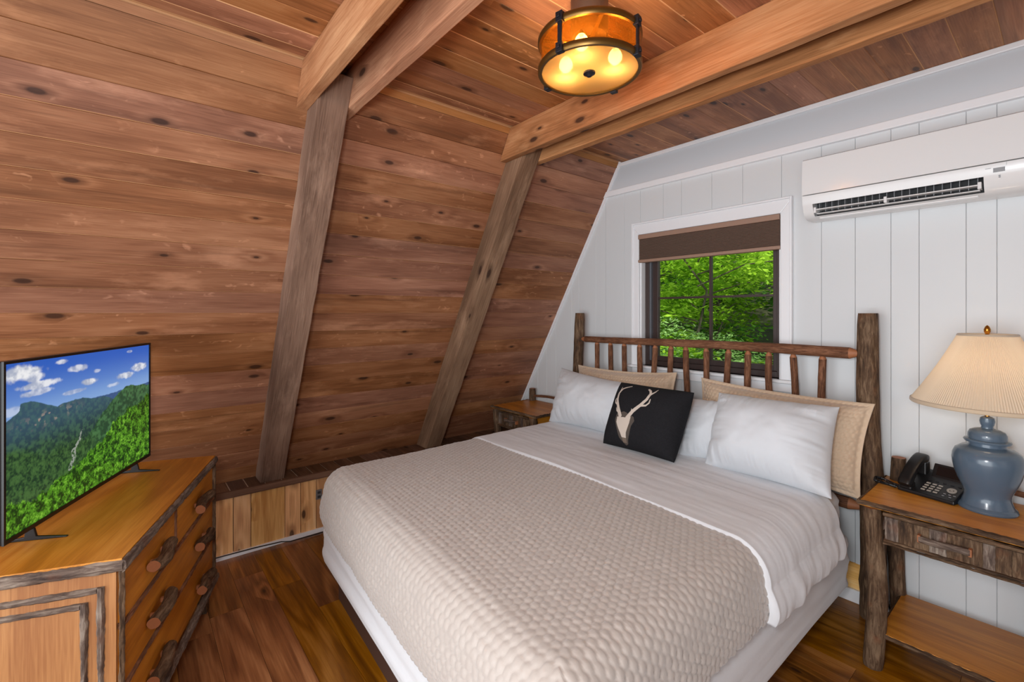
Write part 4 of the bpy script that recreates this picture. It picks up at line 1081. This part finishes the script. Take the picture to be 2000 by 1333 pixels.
def bstrip(nm, p0, p1, hw, ht, up, seed, mat='bark', parent=ds, M0=None):
    """bark strip from p0 to p1 (local dresser coords); 'up' is the outward normal"""
    M0 = M0 or DM
    p0 = Vector(p0); p1 = Vector(p1); x = (p1-p0); L = x.length; x.normalize(); up = Vector(up); sd = x.cross(up).normalized()
    n = max(10, int(L/.010)); rs = random.Random(seed); v = []; f = []; w0 = 0
    for k in range(n+1):
        Z_ = L*k/n; w0 = w0*.7+rs.uniform(-.0014, .0014)
        a = [rs.uniform(-.001, .001) for _ in range(7)]
        v += [(-hw+w0+a[0], -.002, Z_), (-hw*.85+w0, ht*.5+a[1], Z_), (-hw*.4+w0, ht+a[2], Z_), (hw*.4-w0, ht+a[3], Z_), (hw*.85-w0, ht*.5+a[4], Z_), (hw-w0+a[5], -.002, Z_)]
    for k in range(n):
        for q in range(6): f.append((k*6+q, k*6+(q+1) % 6, k*6+6+(q+1) % 6, k*6+6+q))
    f += [(5, 4, 3, 2, 1, 0), tuple(n*6+q for q in range(6))]
    # frame (sd, up, x): sd x up = x? ensure right handed
    if sd.cross(up).dot(x) < 0: sd = -sd
    return MB().add(v, f).build(nm, M_[mat], parent, M0 @ basis(sd, up, x, p0), smooth=True)
F_ = (0, 1, 0); S_ = (-1, 0, 0)
bstrip('edge_bark', (0, 0, .728), (DL, 0, .728), .019, .008, F_, 1, 'bark2')
bstrip('edge_bark', (.004, -DD, .728), (.004, .0, .728), .018, .009, S_, 2, 'bark2')
bstrip('edge_bark', (DL-.004, 0, .728), (DL-.004, -DD, .728), .018, .009, (1, 0, 0), 22, 'bark2')
bstrip('corner_bark', (.010, -.004, .10), (.010, -.004, .712), .006, .005, F_, 3)
bstrip('corner_bark', (DL-.012, -.012, .10), (DL-.012, -.012, .712), .012, .012, F_, 4)
bstrip('corner_bark', (.010, -.010, .10), (.010, -.010, .71), .005, .003, S_, 5)
bstrip('base_bark', (0, -.004, .115), (DL, -.004, .115), .020, .018, F_, 6, 'bark2')
bstrip('base_bark', (.006, -DD, .115), (.006, 0, .115), .018, .010, S_, 7, 'bark2')
bstrip('divider', (.02, -.018, .534), (DL-.02, -.018, .534), .0085, .014, F_, 8, 'spin')
bstrip('divider', (.02, -.018, .336), (DL-.02, -.018, .336), .0085, .014, F_, 9, 'spin')
bstrip('divider', (.502, -.018, .54), (.502, -.018, .712), .0075, .012, F_, 10, 'spin')
# framed bark borders on the near side panel
for i, (o_, wd) in enumerate(((.058, .0095), (.098, .0095))):
    zt_ = .722-.062-(o_-.058); 
    bstrip('panel_border', (.012, -DD+o_, zt_), (.012, -o_-wd, zt_), wd, .009, S_, 30+i, 'bark2')
    bstrip('panel_border', (.012, -o_-.001, .16+o_), (.012, -o_-.001, zt_+wd), wd, .010, S_, 34+i, 'bark2')
    bstrip('panel_border', (.012, -DD+o_, .16+o_), (.012, -DD+o_, zt_-wd), wd, .009, S_, 38+i, 'bark2')
    bstrip('panel_border', (.012, -DD+o_+wd, .16+o_), (.012, -o_-wd, .16+o_), wd, .009, S_, 42+i, 'bark2')
drs = [((.024, .494), (.543, .708), [.30]), ((.51, DL-.024), (.543, .708), [.815]), ((.024, DL-.024), (.345, .526), [.30, .835]), ((.024, DL-.024), (.136, .328), [.30, .845])]
hn = 0
for (x0, x1), (z0, z1), hs_ in drs:
    d = dbx('drawer', M_['drawer'], (x0, -.30, z0), (x1, -.012, z1), bevel=.001)
    for hx in hs_:
        zc = (z0+z1)/2-.012
        ln = .092
        h = log('drawer_pull', (hx-ln, .016, zc+.0), (hx+ln, .016, zc+.0), .0215, .0205, None, 'bark', seed=70+hn, wob=.09, n=16, seg=16)
        h.parent = d; h.matrix_basis = wm(d).inverted() @ DM @ WM[h.name]
        for xx in (hx-.05, hx+.05): 
            dbx('pull_mount', M_['cut'], (xx-.006, -.012, zc-.008), (xx+.006, .004, zc+.008), d)
        hn += 1
for x, y in ((.04, -.03), (DL-.12, -.03), (.04, -DD+.04), (DL-.12, -DD+.04)):
    dbx('foot', M_['bark'], (x-.02, y-.02, 0), (x+.03, y+.02, .105), bevel=.004)

# ------------------------------------------------------------------ television
tu = Vector((-.854, .374, 0)).normalized(); tn = Vector((.374, .854, 0)).normalized()
P0 = Vector((-2.066, -.30, 0)); TW = .932; TZ0, TZ1 = .789, 1.350
TM = basis(tn.cross(Vector((0, 0, 1))) if tn.cross(Vector((0, 0, 1))).dot(tu) > 0 else tu, (0, 0, 1), tn, (P0.x, P0.y, TZ0))
# right handed: X=tu, Y=up, Z=tn ?  tu x up:
cz = tu.cross(Vector((0, 0, 1)))
MIR = cz.dot(tn) < 0
tv = thing('television', 'flat screen television showing green mountains under a blue sky', 'television', (P0.x, P0.y, .75))
if MIR:  # origin at the far corner, X running back towards the near corner
    P1 = P0+tu*TW; TM = basis(-tu, (0, 0, 1), tn, (P1.x, P1.y, TZ0))
TH = TZ1-TZ0
box('tv_body', M_['black'], (0, 0, -.028), (TW, TH, -.003), tv, TM, bevel=.004)
bz = .009
box('bezel', M_['black'], (0, TH-bz, -.003), (TW, TH, .003), tv, TM); box('bezel', M_['black'], (0, 0, -.003), (TW, bz*1.5, .003), tv, TM)
box('bezel', M_['black'], (0, bz*1.5, -.003), (bz, TH-bz, .003), tv, TM); box('bezel', M_['black'], (TW-bz, bz*1.5, -.003), (TW, TH-bz, .003), tv, TM)
box('rear_housing', M_['black'], (.2, .06, -.062), (TW-.2, .34, -.028), tv, TM, bevel=.01)
for s in (.13, TW-.13):
    # thin splayed blade foot
    mb = MB(); 
    mb.prism([(-.09, 0), (.095, 0), (.095, .0035), (.012, .012), (.006, .039), (-.016, .039), (-.02, .012), (-.09, .0035)], .010, basis(tn, (0, 0, 1), tn.cross(Vector((0, 0, 1))), (0, 0, 0)))
    o = mb.build('stand_foot', M_['black'], tv, Matrix.Translation(tuple(P0+tu*s+Vector((0, 0, .7505)))) @ Matrix.Rotation(R(0), 4, 'Z'), bevel=.0015)
# screen picture, as coloured mesh points on the flat screen
NX, NY = 520, 320
u = np.linspace(0, 1, NX)[:, None]+np.zeros((1, NY)); v = np.linspace(0, 1, NY)[None]+np.zeros((NX, 1))
def L3(*c): return np.array(lin(c)[:3])
def mixc(a, b, t): return a*(1-t[..., None])+b*t[..., None]
sky = mixc(np.zeros(u.shape+(3,))+L3(120, 160, 222), L3(48, 98, 196), sstep(.62, 1., v))
sky = mixc(sky, L3(150, 185, 230), sstep(.80, .62, v)*.6)
cld = np.zeros(u.shape)
for cx_, cy_, rx, ry, k in ((.07, .935, .13, .055, 1), (.13, .90, .07, .04, .9), (.165, .845, .13, .028, .9), (.16, .80, .10, .022, .7), (.29, .965, .04, .022, .8), (.39, .90, .07, .028, .75), (.474, .79, .06, .025, .95), (.364, .745, .09, .016, .55), (.76, .77, .09, .03, .85), (.91, .82, .10, .045, .9), (.66, .72, .06, .02, .5), (.53, .858, .03, .018, .5), (.80, .965, .03, .012, .5), (.02, .72, .1, .03, .4)):
    q = np.sqrt(((u-cx_)/rx)**2+((v-cy_)/ry)**2)+.9*(fbm(u*26, v*16, 5, 4)-.5)
    cld = np.maximum(cld, k*sstep(1.0, .55, q))
sh_ = fbm(u*30, v*24, 12, 4)
pic = mixc(sky, mixc(np.zeros(u.shape+(3,))+L3(178, 186, 206), L3(250, 250, 252), sstep(.3, .7, sh_)), cld)
tex = fbm(u*70, v*46, 8, 4); tex2 = fbm(u*150, v*95, 18, 3); tex3 = fbm(u*14, v*10, 28, 3)
def ridge(pts, amp=.008, f=60, seed=1): 
    xs_, ys_ = zip(*pts); return np.interp(u, xs_, ys_)+amp*(fbm(u*f, u*0, seed, 3)-.5)*2
r0 = ridge([(0, .64), (.3, .66), (.45, .665), (.55, .66), (.67, .655), (.72, .66), (.8, .65), (1, .66)], .004)
far = np.zeros(u.shape+(3,))+L3(62, 92, 138)
t_ = sstep(-.003, .003, r0-v); pic = mixc(pic, far*(.85+.3*tex[..., None]), t_)
r1 = ridge([(0, .665), (.055, .70), (.068, .715), (.072, .752), (.12, .756), (.19, .718), (.24, .69), (.265, .676), (.30, .685), (.34, .69), (.42, .684), (.50, .655), (.57, .655), (.62, .63), (.66, .60), (1, .5)], .006, 40, 2)
m1 = mixc(np.zeros(u.shape+(3,))+L3(38, 62, 62), L3(64, 98, 74), sstep(.35, .7, tex))
m1 = mixc(m1, L3(70, 104, 130), sstep(.42, .66, v)*.5)
rock = sstep(.56, .66, fbm(u*55, v*40, 77, 3))*np.exp(-(((u-.22)/.12)**2+((v-.625-.06*(u-.2))/.035)**2))
m1 = mixc(m1, L3(168, 150, 140), np.clip(rock*1.2, 0, 1))
t_ = sstep(-.003, .003, r1-v); pic = mixc(pic, m1, t_)
r2 = ridge([(0, .0), (.40, .34), (.50, .44), (.56, .52), (.62, .57), (.70, .645), (.76, .675), (.82, .680), (.88, .655), (.94, .652), (1, .63)], .008, 40, 3)
m2 = mixc(np.zeros(u.shape+(3,))+L3(40, 74, 50), L3(70, 114, 72), sstep(.35, .7, tex))
m2 = m2*(.8+.45*tex3[..., None])
t_ = sstep(-.003, .003, r2-v); pic = mixc(pic, m2, t_)
# valley floor brighter lowlands
m3 = mixc(np.zeros(u.shape+(3,))+L3(30, 58, 34), L3(74, 112, 56), sstep(.3, .7, .5*tex+.5*tex2))
t_ = sstep(.52, .40, v+.3*(fbm(u*5, v*5, 61)-.5))*sstep(.62, .4, u); pic = mixc(pic, m3, t_*.85)
# river
ru = np.interp(v, [.2, .34, .43, .5], [.342, .368, .412, .44]); rw = np.interp(v, [.2, .34, .43, .5], [.010, .013, .005, .001])
t_ = ((np.abs(u-ru+.006*np.sin(v*60)) < rw*(.6+.9*tex)) & (v > .2) & (v < .46) & (tex2 > .40)).astype(float); pic = mixc(pic, L3(168, 172, 164), t_*.8)
# foreground trees
fg = ridge([(0, .21), (.06, .18), (.12, .145), (.2, .15), (.26, .19), (.34, .20), (.44, .25), (.52, .30), (.59, .34), (.66, .42), (.72, .45), (.80, .50), (.86, .49), (.92, .52), (1, .56)], .035, 34, 4)
blob = fbm(u*55, v*36, 91, 3); fine = fbm(u*190, v*120, 92, 2)
c4 = mixc(np.zeros(u.shape+(3,))+L3(24, 58, 20), L3(84, 146, 36), sstep(.35, .62, .6*blob+.4*fine))
c4 = mixc(c4, L3(130, 190, 60), sstep(.60, .72, .5*blob+.5*fine))
c4 = c4*(1-.45*sstep(.75, 1, u)*sstep(.25, .5, v))[..., None]
t_ = sstep(-.006, .006, fg-v+.03*(fine-.5)); pic = mixc(pic, c4, t_)
sm = NT('tv_screen'); vc = sm.n('VertexColor', None, layer_name='col'); sm.set((0.004, .004, .004, 1), .22, 0, .25)
sm.l(vc.outputs[0], sm.b.inputs['Emission Color']); sm.b.inputs['Emission Strength'].default_value = .88
sw = TW-2*bz; shh = TH-2.5*bz
ux = 1-u if MIR else u
P = np.stack([bz+ux*sw, bz*1.5+v*shh, u*0-.0015], -1)
if MIR: P = P[::-1]; pic = pic[::-1]
grid_mesh('screen', P, sm.mat, tv, TM, col=pic, smooth=False)

o = MB().tube([(-.584, 2.885, .62), (-.586, 2.86, .5), (-.583, 2.86, .25), (-.580, 2.862, .10), (-.56, 2.86, .012), (-.50, 2.84, .006)], .004, 6).build('power_cord', M_['black'], smooth=True)
tag(o, 'black power cord hanging down the wall behind the left rear leg of the lamp table', 'cord')
# ------------------------------------------------------------------ small things by the knee wall
o = MB().tube([(-3.262, -.2, .030), (-3.261, .40, .030), (-3.258, .60, .026), (-3.250, .75, .020), (-3.235, .80, .012), (-3.24, .95, .008), (-3.245, 1.3, .007)], .0035, 6).build('cable', M_['black'], smooth=True)
tag(o, 'thin black cable lying along the foot of the knee wall', 'cable')
o = thing('outlet', 'grey electrical outlet low on the knee wall beside the bed corner', 'outlet', (-3.281, 1.0, .255))
box('outlet_plate', M_['outlet'], (-3.2815, .972, .225), (-3.272, 1.012, .29), o, bevel=.002)
for z in (.243, .272): box('socket_face', M_['dark'], (-3.2725, .982, z-.008), (-3.270, 1.002, z+.008), o)
